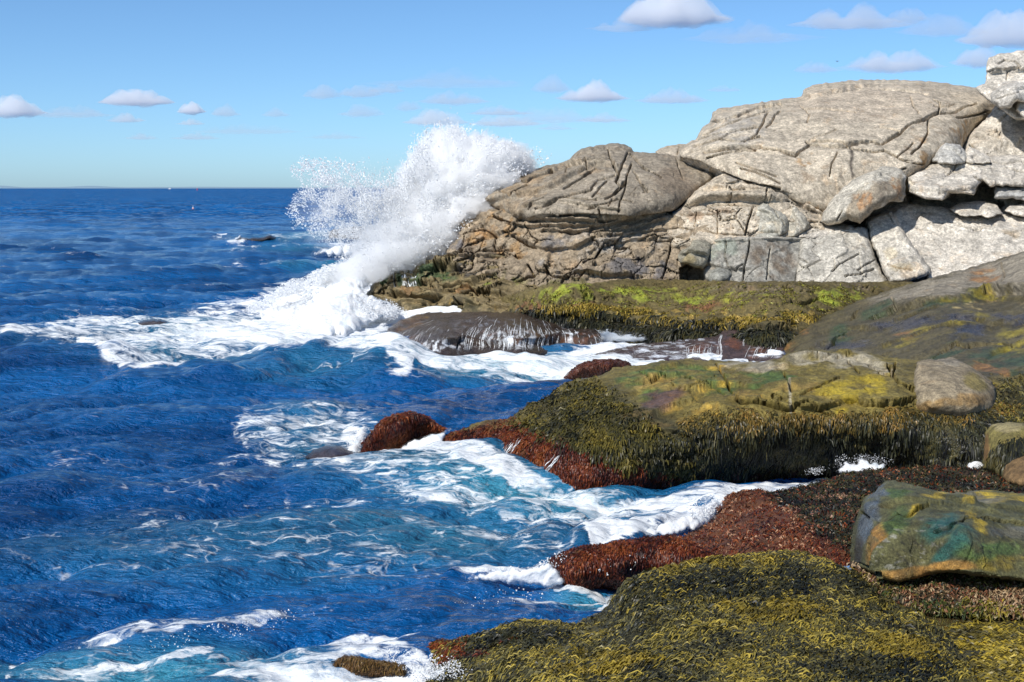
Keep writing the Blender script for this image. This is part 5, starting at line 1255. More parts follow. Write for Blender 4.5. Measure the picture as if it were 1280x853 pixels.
relief('white_stone', [(1209, 583), (1211, 579), (1218, 577), (1226, 578), (1230, 582), (1226, 586), (1216, 587)], [(1210, 583, 26.95), (1220, 578, 27.15), (1228, 584, 26.95)], (.75, .76, .76), 'small smooth white stone lying in dark red weed', 'stone', bulge=(4, .08), lumps=(), seed=71, thick=.15, step=.8)

# ------------------------------------------------------------------ rockweed
OLV = [(.02, .021, .016), (.065, .063, .034), (.18, .155, .045), (.33, .255, .045), (.48, .36, .06)]
DRK = [(.012, .013, .012), (.022, .024, .018), (.045, .045, .02), (.09, .075, .025)]
DRK2 = [(.010, .010, .010), (.020, .022, .018), (.035, .038, .022), (.06, .06, .028), (.11, .09, .03)]
RDW = [(.018, .008, .008), (.07, .014, .009), (.16, .034, .012), (.26, .075, .020), (.46, .27, .16)]
YEL = [(.05, .045, .015), (.16, .12, .02), (.29, .21, .03), (.38, .28, .04)]
fronds('rockweed', FORE, [
    dict(s='all', n=80000, L=(.04, .14), w=(.006, .020), clump=.6, cols=OLV, lift=.2, hang=.6, flow=.8, dirn=(-.7, -.5, 0), rand=.6, cf=1.1, cr=.3),
    dict(s=[('l', [(800, 745), (850, 742), (900, 738), (1000, 730)], 26), ('e', 1120, 840, 90, 22), ('e', 640, 800, 90, 16), ('e', 1080, 740, 60, 14, 40)], n=9000, L=(.06, .15), w=(.012, .026), cols=DRK, lift=.25, hang=.7, flow=.7, dirn=(-.7, -.5, 0), rand=.6, soft=.6),
    dict(s=[('e', 900, 705, 90, 10), ('e', 850, 712, 60, 8), ('e', 970, 765, 80, 16), ('e', 1130, 812, 60, 16, 20), ('e', 760, 830, 80, 18)], n=9000, L=(.05, .13), w=(.012, .024), cols=YEL, lift=.3, hang=.7, flow=.7, dirn=(-.7, -.5, 0), rand=.5, soft=.7, nt=(-.2, .3)),
    dict(s=[('e', 560, 815, 60, 16), ('e', 610, 800, 40, 12)], n=2500, L=(.05, .12), w=(.01, .02), cols=RDW[:4], lift=.2, nt=(-.1, .3)),
], FORE['o'], 1)
fronds('rockweed', MID, [
    dict(s=[('p', [(640, 528), (690, 494), (716, 478), (745, 475), (780, 500), (830, 535), (880, 560), (860, 600), (760, 575), (690, 550)], 14)], n=10000, L=(.06, .15), w=(.02, .045), clump=.8, cols=[(.02, .022, .014), (.045, .042, .016), (.10, .085, .02), (.17, .13, .025)], lift=.3, hang=1.0, flow=.3, rand=.4),
    dict(s=[('p', [(830, 545), (880, 528), (960, 532), (1040, 526), (1110, 520), (1150, 514), (1240, 508), (1350, 480), (1350, 600), (1130, 602), (1000, 606), (880, 602)], 10)], n=32000, L=(.05, .14), w=(.014, .032), clump=1.0, cols=DRK2, lift=.2, hang=1.2, flow=.0, rand=.4, droop=.3, cr=.26, cf=2.0, cf3=(2.2, 1.5, .5), nt=(-.75, -.1)),
    dict(s=[('p', [(850, 522), (900, 512), (960, 518), (1040, 515), (1150, 508), (1240, 505), (1330, 490), (1330, 515), (1150, 532), (1000, 540), (860, 545)], 8)], n=5000, L=(.06, .16), w=(.014, .03), cols=[(.03, .03, .015), (.09, .07, .02), (.20, .13, .03), (.30, .17, .04)], lift=.3, hang=1.0, flow=.1, rand=.5),
    dict(s=[('p', [(545, 575), (552, 550), (570, 536), (640, 524), (690, 548), (760, 575), (850, 596), (870, 615), (750, 618), (690, 606), (600, 582)], 10)], n=15000, L=(.05, .12), w=(.012, .026), cols=RDW[:4], lift=.25, hang=1.0, flow=.3, rand=.4, cr=.25),
    dict(s=[('p', [(760, 606), (880, 590), (1000, 585), (1100, 585), (1100, 606), (850, 618)], 10)], n=4000, L=(.08, .2), w=(.014, .03), cols=[(.012, .010, .010), (.035, .018, .016), (.07, .025, .02)], lift=.12, hang=1.4, flow=0, rand=.2),
    dict(s=[('e', 1290, 500, 60, 40), ('e', 1215, 470, 30, 6, 35)], n=3000, L=(.06, .16), w=(.014, .03), cols=OLV[:4], lift=.3, rand=.6),
], MID['o'], 2)
fronds('rockweed', RED, [
    dict(s='all', n=17000, L=(.04, .11), w=(.012, .026), cols=RDW, lift=.35, hang=.6, flow=.3, rand=.8, cr=.3),
    dict(s=[('p', [(955, 616), (1010, 600), (1100, 586), (1350, 584), (1350, 628), (1110, 650), (1066, 690), (1030, 668), (990, 640)], 14)], n=13000, L=(.06, .16), w=(.014, .03), cols=DRK, lift=.35, hang=.6, flow=.3, rand=.8),
    dict(s=[('e', 1040, 640, 60, 26)], n=1500, L=(.03, .08), w=(.02, .035), cols=[(.12, .05, .03), (.30, .16, .10), (.42, .28, .18)], lift=.4, rand=.9, nt=(-.1, .3)),
], RED['o'], 3)
fronds('rockweed', SPUR, [dict(s='all', n=11000, L=(.04, .10), w=(.01, .022), cols=RDW[:4], lift=.3, hang=1.0, flow=.2, rand=.5, cr=.3)], SPUR['o'], 4)
fronds('rockweed', RI, [dict(s='all', n=5000, L=(.05, .12), w=(.012, .026), cols=RDW[:4], lift=.25, hang=1.0, flow=.2, rand=.4)], RI['o'], 5)
fronds('rockweed', LED, [
    dict(s=[('l', [(640, 398), (690, 396), (740, 402), (800, 412), (860, 416), (930, 420), (985, 424)], 14), ('p', [(760, 408), (990, 412), (985, 446), (880, 444), (770, 424)], 8)], n=9000, L=(.16, .4), w=(.03, .06), cols=DRK, lift=.2, hang=1.2, flow=.1, rand=.4),
    dict(s=[('l', [(680, 390), (740, 386), (800, 396), (870, 400), (960, 402), (1010, 396)], 9)], n=3500, L=(.12, .3), w=(.03, .05), cols=[(.06, .05, .015), (.18, .13, .02), (.36, .25, .04), (.45, .32, .08)], lift=.3, hang=1.0, rand=.5, nt=(-.1, .2)),
    dict(s=[('p', [(640, 372), (760, 356), (1000, 356), (1100, 360), (1040, 396), (960, 404), (800, 398), (690, 388)], 6)], n=6000, L=(.06, .16), w=(.02, .045), cols=[(.04, .035, .015), (.12, .095, .02), (.22, .19, .03), (.33, .33, .05)], lift=.3, hang=.5, rand=.9, nt=(-.1, .25), cr=.3),
], LED['o'], 6)
fronds('rockweed', WB, [dict(s=[('e', 1275, 568, 46, 24)], n=1500, L=(.08, .2), w=(.014, .03), cols=DRK, lift=.15, hang=1.4, rand=.3, nt=(-.4, .0))], WB['o'], 7)
fronds('rockweed', STEP, [dict(s=[('e', 1240, 722, 130, 16), ('e', 1110, 730, 40, 20), ('e', 1200, 762, 120, 8)], n=4000, L=(.04, .12), w=(.012, .026), cols=[(.02, .03, .012), (.05, .07, .02), (.14, .12, .02), (.3, .22, .03)], lift=.35, hang=.8, rand=.8), dict(s='all', n=6000, L=(.03, .09), w=(.012, .026), cols=[(.02, .02, .012), (.06, .05, .02), (.18, .06, .03), (.30, .19, .10), (.40, .29, .16)], lift=.5, hang=.5, rand=.9, cr=.4)], STEP['o'], 8)
fronds('rockweed', LOW, [dict(s='all', n=900, L=(.03, .07), w=(.008, .016), cols=[(.03, .02, .01), (.12, .06, .02), (.2, .12, .03)], lift=.3, rand=.6)], LOW['o'], 9)
fronds('rockweed', SR, [dict(s='all', n=1500, L=(.05, .1), w=(.02, .03), cols=[(.03, .012, .01), (.09, .025, .012), (.14, .05, .02)], lift=.25, rand=.6)], SR['o'], 10)

# yellow mat and tide pool at the right
MAT = relief('weed_mat', [(1176, 796), (1188, 780), (1210, 777), (1240, 776), (1270, 775), (1300, 774), (1350, 772), (1350, 1000), (1260, 960), (1232, 866), (1206, 826)],
             [(1186, 792, Z(792, .98)), (1345, 774, Z(774, .97)), (1250, 820, Z(820, 1.10)), (1345, 853, Z(853, 1.28)), (1240, 870, Z(870, 1.2)), (1345, 970, Z(970, 1.3))], (.12, .095, .015), 'bright yellow olive weed mat beside the tide pool, bottom right corner', 'seaweed', bulge=(6, .1), step=2.0, lumps=[(.05, 1.5, 4, False)], seed=72, thick=1)
fronds('rockweed', MAT, [dict(s='all', n=9000, L=(.05, .14), w=(.012, .024), cols=[(.03, .03, .02), (.12, .10, .03), (.32, .24, .03), (.45, .33, .04)], lift=.2, hang=.5, flow=.9, dirn=(.8, -.4, 0), rand=.4)], MAT['o'], 11)


def pool_material():
    m, nt = material('pool_water')
    t = NT(nt)
    b = t.n('ShaderNodeBump', i={'Strength': 0.15, 'Distance': 0.02, 'Height': t.noise(t.pos(), 6.0, 3)})
    g = t.n('ShaderNodeBsdfPrincipled', i={'Base Color': (.55, .42, .16, 1), 'Roughness': .03, 'IOR': 1.33, 'Transmission Weight': 0.9, 'Specular IOR Level': 0.3, 'Normal': b.outputs[0]})
    t.out(g)
    return m


M_POOL = pool_material()


def pool(outline, z, label):
    o = dens(outline, 4, .5, True, 4)
    top = np.array([at(a, b, (H - z) / slope(b)) for a, b in o])
    n = len(top)
    V = np.concatenate([top, top - np.array([0, 0, .05]), top.mean(0)[None], top.mean(0)[None] - np.array([0, 0, .05])])
    F = []
    for i in range(n):
        j = (i + 1) % n
        F += [[2 * n, i, j], [2 * n + 1, n + j, n + i], [i, n + i, n + j], [i, n + j, j]]
    tag(obj('tide_pool', V, np.array(F), M_POOL, smooth=False), label, 'tide pool')


pool([(1152, 766), (1200, 764), (1260, 766), (1350, 770), (1350, 778), (1280, 779), (1230, 780), (1200, 783), (1178, 784)], .93, 'still brown tide pool between the barnacled step and the yellow weed mat')
pool([(886, 702), (900, 697), (925, 694), (948, 695), (938, 702), (910, 706), (892, 707)], .64, 'small blue tide pool between the red weed ledge and the olive rock')
pool([(1048, 709), (1062, 707), (1076, 709), (1074, 715), (1058, 716)], .86, 'tiny blue tide pool at the left foot of the mossy boulder')

# ------------------------------------------------------------------ running water, foam and spray
def strands(name, info, lines, w, label, cat='water', off=.03, seed=0):
    """thin runs of white water laid on a rock, each a ribbon that follows its surface"""
    r = np.random.default_rng(seed)
    X, Y, P, N, ins = info['X'], info['Y'], info['P'], info['N'], info['ins']
    x0, y0 = X[ins].min(), Y[ins].min()
    gx, gy = X[0], Y[:, 0]
    Vs, Fs = [], []
    base = 0
    for ln, ww in lines:
        pl = dens(np.array(ln, float), 2.0, .35, False, int(r.integers(1e6)))
        sx = (X[1:, 1:] - X[:-1, :-1])
        j = np.clip(np.searchsorted(np.nanmedian(X, 0), pl[:, 0]), 0, X.shape[1] - 1)
        i = np.clip(np.searchsorted(np.nanmedian(Y, 1), pl[:, 1]), 0, X.shape[0] - 1)
        ok = ins[i, j]
        i, j = i[ok], j[ok]
        if len(i) < 3:
            continue
        p = P[i, j] + N[i, j] * off
        n = N[i, j]
        p[1:-1] = (p[:-2] + p[1:-1] * 2 + p[2:]) / 4
        tg = np.gradient(p, axis=0)
        sd = np.cross(tg, n)
        sd /= np.maximum(np.linalg.norm(sd, axis=1, keepdims=True), 1e-6)
        k = len(p)
        wid = ww * (p[:, 1] / FPX) * (0.45 + 0.9 * r.random(k)) * np.minimum(1, np.minimum(np.arange(k), np.arange(k)[::-1]) / 2.0 + .2)
        a, b, c = p - sd * wid[:, None], p + n * (wid * .7)[:, None], p + sd * wid[:, None]
        Vs.append(np.stack([a, b, c], 1).reshape(-1, 3))
        q = base + np.arange(k - 1)[:, None] * 3
        Fs.append(np.concatenate([q + np.array([0, 1, 4, 3]), q + np.array([1, 2, 5, 4])]))
        base += 3 * k
    o = obj(name, np.concatenate(Vs), np.concatenate(Fs), M_RUN)
    tag(o, label, cat, None, 'stuff')


r1 = np.random.default_rng(11)
LN = []
CX = [r1.uniform(520, 740) if q < 12 else r1.uniform(585, 695) for q in range(34)]
for k in range(230):
    s = CX[k % 34] + r1.normal() * 2.2 if k % 5 else r1.uniform(500, 745)
    t0 = (.42 + r1.random() * .5) if k % 6 else r1.random() * .6
    y0 = 393 + 3 * abs(s - 630) / 60 + t0 * 34
    lean = np.clip((s - 650) / 80, -1.5, 1.2) + r1.normal() * .12
    ln = [(s + lean * 60 * (t0 * .5), y0)]
    x, y = ln[0]
    L = r1.uniform(4, 22)
    while y < 437 and L > 0:
        d = 3.0
        u = np.clip((y - 393) / 40, 0, 1)
        vx, vy = lean * (1.5 - 1.1 * u), .35 + 1.2 * u
        q = math.hypot(vx, vy)
        x += d * vx / q
        y += d * vy / q
        L -= d
        ln.append((x, y))
    LN.append((ln, r1.uniform(.10, .34) * (1.5 if 580 < x < 690 and y > 412 else 1)))
strands('rivulets', CASC, LN, 1, 'white rivulets fanning down over the low dark rock', seed=3)
LN = []
for k in range(26):
    x = 505 + r1.uniform(-4, 16)
    LN.append(([(x, 338 + r1.random() * 6), (x - 1, 346), (x - 1.5, 352 + r1.random() * 8)], r1.uniform(.2, .6)))
for k in range(10):
    x = 486 + r1.uniform(-1.5, 1.5)
    LN.append(([(x + 6, 340), (x + 6, 350), (x + 6, 360)], r1.uniform(.2, .4)))
# ledge falls: ribbons hung on the traced face
strands('ledge_falls', WETL, LN, 1, 'thin white trickles falling from the stepped green ledge', seed=4)
LN = []
for k in range(26):
    x = r1.uniform(855, 900)
    LN.append(([(x, 432 + r1.random() * 4), (x - 1 + r1.normal(), 440), (x - 2 + r1.normal() * 2, 450)], r1.uniform(.1, .3)))
for k in range(5):
    q = r1.normal() * 1.3
    LN.append(([(903 + q, 418), (900 + q, 428), (903 + q, 440), (899 + q, 449)], .22))
    LN.append(([(926 + q, 416), (931 + q, 424), (930 + q, 434)], .2))
for k in range(50):
    x, y = r1.uniform(740, 860), r1.uniform(430, 448)
    LN.append(([(x + 22, y - 2), (x + 10, y - .6), (x, y)], r1.uniform(.1, .25)))
for k in range(10):
    x = r1.uniform(935, 972)
    LN.append(([(x, 433), (x - 4, 440), (x - 8, 449)], r1.uniform(.1, .4)))
strands('shelf_runoff', SHELF, LN, 1, 'white runoff streaking over the low dark shelf and its hump', seed=5)
LN = []
for a, b in (((628, 556), (590, 580)), ((640, 556), (612, 586)), ((700, 572), (684, 592)), ((618, 562), (600, 576)), ((650, 552), (640, 566))):
    for k in range(5):
        q = r1.normal(size=2) * 2
        LN.append(([(a[0] + q[0], a[1] + q[1]), ((a[0] + b[0]) / 2 + q[0], (a[1] + b[1]) / 2 + q[1]), (b[0] + q[0], b[1] + q[1])], r1.uniform(.2, .6)))
strands('rock_runoff', MID, LN, 1, 'thin white runoff down the red toe of the broad olive rock', seed=6, off=.06)


def foam_body(name, outline, ctrl, label, lumps, bulge=(10, 1.0), thick=1.5, seed=0, step=1.25, jit=2.0):
    f = relief(name, outline, ctrl, (.93, .94, .95), label, 'foam', mat=M_FOAM, lumps=lumps, bulge=bulge, thick=thick, seed=seed, step=step, jit=jit)
    f['o']['kind'] = 'stuff'
    return f


foam_body('breaking_wave', [(296, 402), (318, 392), (336, 382), (352, 370), (368, 362), (384, 352), (400, 344), (416, 335), (432, 328), (450, 320), (470, 312), (490, 304), (515, 306), (535, 316), (553, 322), (520, 328), (498, 336), (478, 338), (466, 352), (458, 366), (470, 372), (488, 382), (508, 390), (488, 398), (466, 406), (446, 416), (430, 423), (400, 422), (366, 414), (330, 410)],
          [(300, 402, Z(402, 0)), (370, 362, Z(378, 0)), (432, 330, 73), (500, 306, 74), (550, 322, 73), (470, 360, 68.5), (505, 394, 63), (440, 420, Z(420, .15)), (370, 412, Z(412, .1)), (420, 385, Z(385, .8)), (330, 408, Z(407, .0))],
          'great white breaking wave surging against the foot of the stepped ledge', [(.5, .5, 5, False), (.10, 1.8, 5, True)], (14, 2.5), 3, 80)
foam_body('waterfall', [(746, 413), (758, 411), (772, 414), (790, 416), (806, 419), (812, 425), (800, 428), (775, 430), (752, 431)], [(748, 414, Z(414, .45)), (806, 420, Z(420, .3)), (752, 430, Z(426, .0)), (808, 427, Z(426, 0))], 'short white waterfall spilling between the low dark rock and the mossy ledge', [(.08, 1.5, 4, True)], (5, .3), 1, 81, 1.0, .6)
foam_body('breaking_wavelet', [(398, 452), (420, 448), (445, 445), (465, 447), (485, 455), (500, 466), (508, 476), (494, 477), (478, 472), (455, 466), (430, 462)], [(400, 454, Z(460, 0)), (450, 446, Z(452, .3)), (500, 468, Z(474, .2)), (450, 465, Z(465, .2)), (490, 476, Z(476, .0))], 'curling white crest of the swell just in front of the low dark rock', [(.16, 1.4, 5, True)], (6, .5), .8, 82, 1.0, 1.5)
foam_body('breaking_wavelet', [(575, 724), (600, 716), (625, 712), (650, 712), (670, 706), (688, 704), (700, 716), (706, 728), (690, 736), (660, 732), (620, 728)], [(580, 723, Z(726, .05)), (650, 713, Z(718, .2)), (690, 708, Z(716, .25)), (700, 732, Z(732, .05)), (640, 729, Z(729, .05))], 'short white breaker hitting the tip of the red weed spur', [(.07, 2.5, 5, True)], (6, .2), .4, 83, 1.25, 1.5)
foam_body('breaking_wavelet', [(770, 674), (800, 664), (830, 655), (855, 645), (875, 634), (895, 622), (905, 630), (890, 640), (898, 650), (870, 662), (840, 670), (800, 676)], [(772, 674, Z(676, .0)), (850, 648, Z(655, .2)), (900, 628, Z(632, .2)), (880, 658, Z(660, .1)), (820, 672, Z(674, .0))], 'white breaker running up between the red weed ledge and spur', [(.08, 2.2, 5, True)], (6, .25), .5, 84, 1.25, 1.5)
foam_body('breaking_wavelet', [(520, 850), (535, 838), (555, 832), (575, 836), (592, 842), (604, 852), (600, 880), (530, 880)], [(522, 850, Z(856, .0)), (560, 834, Z(842, .1)), (600, 852, Z(858, .1)), (560, 878, Z(878, 0))], 'burst of white foam against the olive rock at the bottom edge', [(.06, 3, 5, True)], (8, .2), .4, 85, 1.25, 2.5)
foam_body('breaking_wavelet', [(1044, 590), (1054, 576), (1066, 578), (1078, 574), (1096, 577), (1108, 582), (1104, 590), (1070, 594)], [(1046, 589, 27.6), (1075, 576, 27.8), (1106, 584, 27.5), (1075, 592, 27.4)], 'small white splash in the narrow channel under the hanging black weed', [(.07, 3, 5, True)], (6, .2), .3, 86, 1.0, 1.5)
foam_body('breaking_wavelet', [(432, 566), (438, 552), (446, 538), (456, 530), (462, 536), (456, 550), (450, 564), (444, 572)], [(434, 566, Z(567, 0)), (456, 532, Z(536, .2)), (448, 568, Z(568, 0))], 'white surge climbing the left side of the red islet', [(.07, 2.2, 5, True)], (5, .25), .4, 87, 1.0, 1.5)
foam_body('breaking_wavelet', [(480, 574), (496, 562), (514, 550), (536, 544), (556, 538), (564, 536), (556, 548), (548, 560), (552, 572), (530, 562), (516, 568), (500, 578)], [(482, 574, Z(575, 0)), (515, 552, Z(556, .3)), (560, 538, Z(548, .4)), (550, 570, Z(573, .05)), (500, 577, Z(577, 0))], 'white water pouring through the gap right of the red islet', [(.07, 2.2, 5, True)], (5, .25), .4, 88, 1.0, 1.0)
foam_body('breaking_wavelet', [(388, 318), (402, 311), (418, 306), (436, 304), (455, 302), (470, 306), (480, 318), (440, 321), (410, 321)], [(390, 318, Z(321, 0)), (430, 305, Z(321, 0) + 3), (478, 317, Z(320, 0)), (430, 320, Z(321, 0))], 'distant white breaker behind the spray near the flat topped dark rock', [(.4, .5, 5, True)], (8, 3), 4, 89, 1.0, 1.5)
foam_body('breaking_wavelet', [(286, 306), (292, 299), (302, 297), (311, 299), (308, 304), (300, 307)], [(287, 306, Z(307, 0)), (302, 298, Z(305, 0)), (308, 305, Z(306, 0))], 'dab of white surf on the black rock far out', [(.3, .6, 4, True)], (4, 1.5), 2, 90, .8, .8)

# big plume: (px, py, rx, ry, turn, count, distance, spread, clump, smallest, largest)
rs = np.random.default_rng(31)
B = [
    (556, 182, 34, 24, -20, 5200, 72, 1.2, 1.5, .7, 2.2), (600, 196, 44, 26, 0, 8000, 72, 1.5, 1.4, .7, 2.3), (636, 197, 24, 20, 0, 5500, 72.5, 1.0, 1.2, .7, 2.2),
    (615, 222, 46, 30, -25, 10000, 72.5, 1.5, 1.0, .8, 2.3), (575, 245, 52, 46, -50, 15000, 72, 1.5, 1.0, .8, 2.3), (530, 225, 34, 44, -30, 5600, 71, 1.5, 1.6, .7, 2.1),
    (540, 285, 50, 42, -40, 14000, 71.5, 1.5, .9, .8, 2.3), (500, 275, 46, 40, -40, 6500, 70.5, 1.5, 1.5, .7, 2.0), (505, 315, 60, 24, -20, 9000, 71, 1.5, 1.0, .8, 2.3),
    (455, 240, 55, 40, 20, 2800, 70, 2.0, 1.8, .6, 1.8), (405, 225, 42, 26, 30, 1100, 70, 2.0, 1.8, .6, 2.0), (400, 260, 42, 40, 20, 2000, 70, 2.0, 1.8, .5, 1.6),
    (450, 285, 50, 32, 0, 2600, 70, 2.0, 1.8, .5, 1.6), (430, 268, 46, 30, 0, 1500, 70, 2.0, 1.7, .5, 1.6), (650, 208, 18, 12, 20, 500, 73, .8, 1.2, .6, 1.6), (555, 168, 40, 14, 0, 500, 72, 1, 1.6, .6, 1.6),
    (470, 318, 52, 20, -14, 5200, 71, 1.2, 1.2, .7, 2.2), (430, 336, 36, 12, -26, 2600, 71, 1.0, 1.2, .7, 2.2), (395, 348, 36, 10, -30, 1500, 69, 1.0, 1.3, .7, 2.2), (362, 360, 22, 9, -24, 900, 67, 1.0, 1.3, .7, 2.0), (335, 376, 30, 8, -25, 700, 66, .8, 1.3, .7, 2.0),
    (470, 385, 40, 14, 15, 1500, 62, .8, 1.3, .6, 1.8),
]
B = [(a, b_, c, d, e, int(f * (.40 if f > 5000 else 1.3)), g, h_, i, j * .75, k * (.55 if f > 5000 else .66)) for a, b_, c, d, e, f, g, h_, i, j, k in B]
B = [(q[:6] + (q[6] + (1.2 if q[0] > 540 and q[1] < 270 else 0.6),) + q[7:]) for q in B]
p, s = spray_points(B, rs)
# jets and torn strings of drops
ORG = at(505, 345, 72.5)
jp, js = [], []
ENDS = [(548, 166), (566, 163), (580, 172), (598, 180), (618, 178), (640, 184), (655, 192), (660, 205), (530, 182), (515, 205), (498, 228), (478, 236), (440, 222), (400, 215), (556, 165), (610, 190), (590, 175), (570, 190), (540, 200)]
for k in range(210):
    ex, ey = ENDS[k % len(ENDS)]
    ex, ey = ex + rs.normal() * 14, ey + rs.normal() * 10
    sx, sy = 495 + rs.normal() * 30, 325 + rs.normal() * 14
    cx, cy = (sx + ex) / 2 + rs.normal() * 10 + (ex - sx) * .12, min(sy, ey) + (abs(sy - ey)) * .25 + rs.normal() * 8
    m = int(rs.integers(60, 150))
    t = rs.beta(2.2, 1.3, m)
    x = (1 - t) ** 2 * sx + 2 * t * (1 - t) * cx + t * t * ex + rs.normal(size=m) * (.6 + 3.0 * t ** 2)
    y = (1 - t) ** 2 * sy + 2 * t * (1 - t) * cy + t * t * ey + rs.normal(size=m) * (.6 + 3.0 * t ** 2)
    D = 71.6 + (1.8 if ex > 540 else -.6) * t + rs.normal() * .5
    jp.append(at(x, y, D))
    js.append((.35 + 1.0 * rs.random(m) ** 2.5) * D / FPX)
p, s = np.concatenate([p] + jp), np.concatenate([s] + js)
tag(droplets('wave_spray', p, s, 1, None, ORG, 2.2), 'tall burst of white spray thrown up by the wave behind the cliff', 'spray', None, 'stuff')
B = [(1075, 578, 40, 11, 0, 600, 27.6, .15, 1.6, .25, .8), (1025, 588, 24, 6, -10, 200, 27.8, .15, 1.2, .3, .9), (550, 836, 52, 18, 10, 1100, 16.4, .15, 1.4, .6, 2.0), (500, 820, 40, 12, 10, 160, 16.6, .2, 1.2, .6, 1.6), (690, 705, 24, 12, -30, 320, 21.3, .2, 1.3, .6, 1.8),
     (780, 706, 44, 12, -10, 140, 20.9, .1, 1.3, .6, 1.8), (650, 716, 40, 8, 0, 220, 21.5, .2, 1.3, .6, 1.8), (880, 635, 26, 14, -30, 260, 24.6, .2, 1.3, .6, 1.8), (448, 552, 16, 18, -60, 220, 32.6, .2, 1.3, .6, 1.6), (640, 745, 80, 14, -10, 90, 19.5, .3, 1.0, .6, 1.6), (250, 795, 120, 12, -10, 140, 18.0, .3, 1.4, .6, 1.6), (350, 770, 60, 10, -10, 60, 18.6, .3, 1.4, .6, 1.6)]
p, s = spray_points(B, rs)
tag(droplets('splash_drops', p, s, 2), 'loose white drops thrown up where wavelets hit the near rocks', 'spray', None, 'stuff')

def mist(name, parts, label):
    Vs, Fs, base = [], [], 0
    m, nt = material('mist')
    t = NT(nt)
    o = nt.nodes.new('ShaderNodeOutputMaterial')
    v = t.n('ShaderNodeVolumeScatter', i={'Color': (.99, .99, .99, 1), 'Density': 1.0})
    nt.links.new(v.outputs[0], o.inputs['Volume'])
    for k, (px, py, rx, ry, ang, D, T, dn) in enumerate(parts):
        v.inputs['Density'].default_value = dn
        nu, nv = 110, 60
        u = np.arange(nu) / nu * 2 * math.pi
        w = np.linspace(-math.pi / 2 + .02, math.pi / 2 - .02, nv)
        U, W = np.meshgrid(u, w)
        S = np.stack([np.cos(W) * np.cos(U), np.cos(W) * np.sin(U), np.sin(W)], -1)
        q = S * np.array([rx, 30, ry]) / 20.0 + k * 9.1
        S = S * (1 + .6 * fbm(q, 3) + .6 * fbm(q * 2.2, 5, .68, True))[..., None]
        a = math.radians(ang)
        sx, sz = S[..., 0] * rx / FPX * D, S[..., 2] * ry / FPX * D
        Q = np.stack([sx * math.cos(a) - sz * math.sin(a), S[..., 1] * T, sx * math.sin(a) + sz * math.cos(a)], -1).reshape(-1, 3)
        Q = Q + at(px, py, D)
        i = np.arange(nu * nv).reshape(nv, nu)
        F = np.stack([i[:-1], np.roll(i, -1, 1)[:-1], np.roll(i, -1, 1)[1:], i[1:]], -1).reshape(-1, 4)
        c = len(Q)
        Q = np.concatenate([Q, Q[:nu].mean(0)[None], Q[-nu:].mean(0)[None]])
        T3 = np.concatenate([np.stack([np.full(nu, c), np.roll(i[0], -1), i[0]], 1), np.stack([np.full(nu, c + 1), i[-1], np.roll(i[-1], -1)], 1)])
        tag(obj_mixed(name, Q, F, T3, m, {}), label, 'spray', None, 'stuff')


mist('spray_mist', [(566, 245, 64, 50, 35, 72.4, 1.7, 2.4)], 'soft white mist in the heart of the tall spray')
mist('spray_mist', [(604, 206, 46, 24, -8, 73.2, 1.3, 1.8)], 'white mist filling the middle top lobe of the tall spray')
mist('spray_mist', [(638, 206, 24, 20, -20, 74.0, 1.0, 2.0)], 'white mist filling the right top lobe of the tall spray')
mist('spray_mist', [(556, 194, 27, 24, 10, 72.6, 1.1, 1.2)], 'white mist filling the highest lobe of the tall spray')
mist('spray_mist', [(470, 330, 60, 16, 22, 70.0, 1.2, 1.4)], 'white mist rolling off the crest of the breaking wave')
mist('spray_mist', [(520, 300, 60, 30, 15, 71.2, 1.4, 2.0)], 'soft white mist at the foot of the tall spray')
mist('spray_mist', [(450, 265, 62, 42, -5, 70.5, 1.4, .09)], 'thin drifting veil of mist left of the tall spray')

# ------------------------------------------------------------------ far things: shore, boat, buoy, float, bird
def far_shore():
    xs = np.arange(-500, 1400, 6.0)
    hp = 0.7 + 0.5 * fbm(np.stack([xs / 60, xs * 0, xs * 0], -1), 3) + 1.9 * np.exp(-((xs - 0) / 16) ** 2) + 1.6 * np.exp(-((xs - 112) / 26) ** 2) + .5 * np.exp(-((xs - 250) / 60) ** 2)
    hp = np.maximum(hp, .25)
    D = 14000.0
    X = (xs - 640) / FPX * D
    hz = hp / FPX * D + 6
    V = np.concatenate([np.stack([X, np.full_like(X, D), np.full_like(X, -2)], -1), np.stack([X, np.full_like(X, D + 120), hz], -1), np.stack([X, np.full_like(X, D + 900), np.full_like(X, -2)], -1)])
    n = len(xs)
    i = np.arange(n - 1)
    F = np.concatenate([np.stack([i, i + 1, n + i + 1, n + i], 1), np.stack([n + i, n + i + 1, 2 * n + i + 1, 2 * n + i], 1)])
    tag(obj('far_shore', V, F, simple_material('far_shore', (.22, .33, .42, 1), .9)), kind='structure')  # pale blue-grey: haze of the distance mixed into the land colour


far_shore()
M_WHITE = simple_material('white_paint', (.8, .8, .78, 1), .4)
M_RED = simple_material('red_paint', (.55, .03, .03, 1), .4)
M_DARK = simple_material('dark_feather', (.05, .05, .055, 1), .7)
M_PINK = simple_material('pale_float', (.75, .55, .5, 1), .4)


def lathe(name, prof, mat, parent=None, n=12):
    th = np.arange(n) / n * 2 * math.pi
    V = np.concatenate([np.stack([r * np.cos(th), r * np.sin(th), np.full(n, z)], -1) for r, z in prof])
    F = []
    for k in range(len(prof) - 1):
        for i in range(n):
            F.append([k * n + i, k * n + (i + 1) % n, (k + 1) * n + (i + 1) % n, (k + 1) * n + i])
    return obj(name, V, np.array(F), mat, parent)


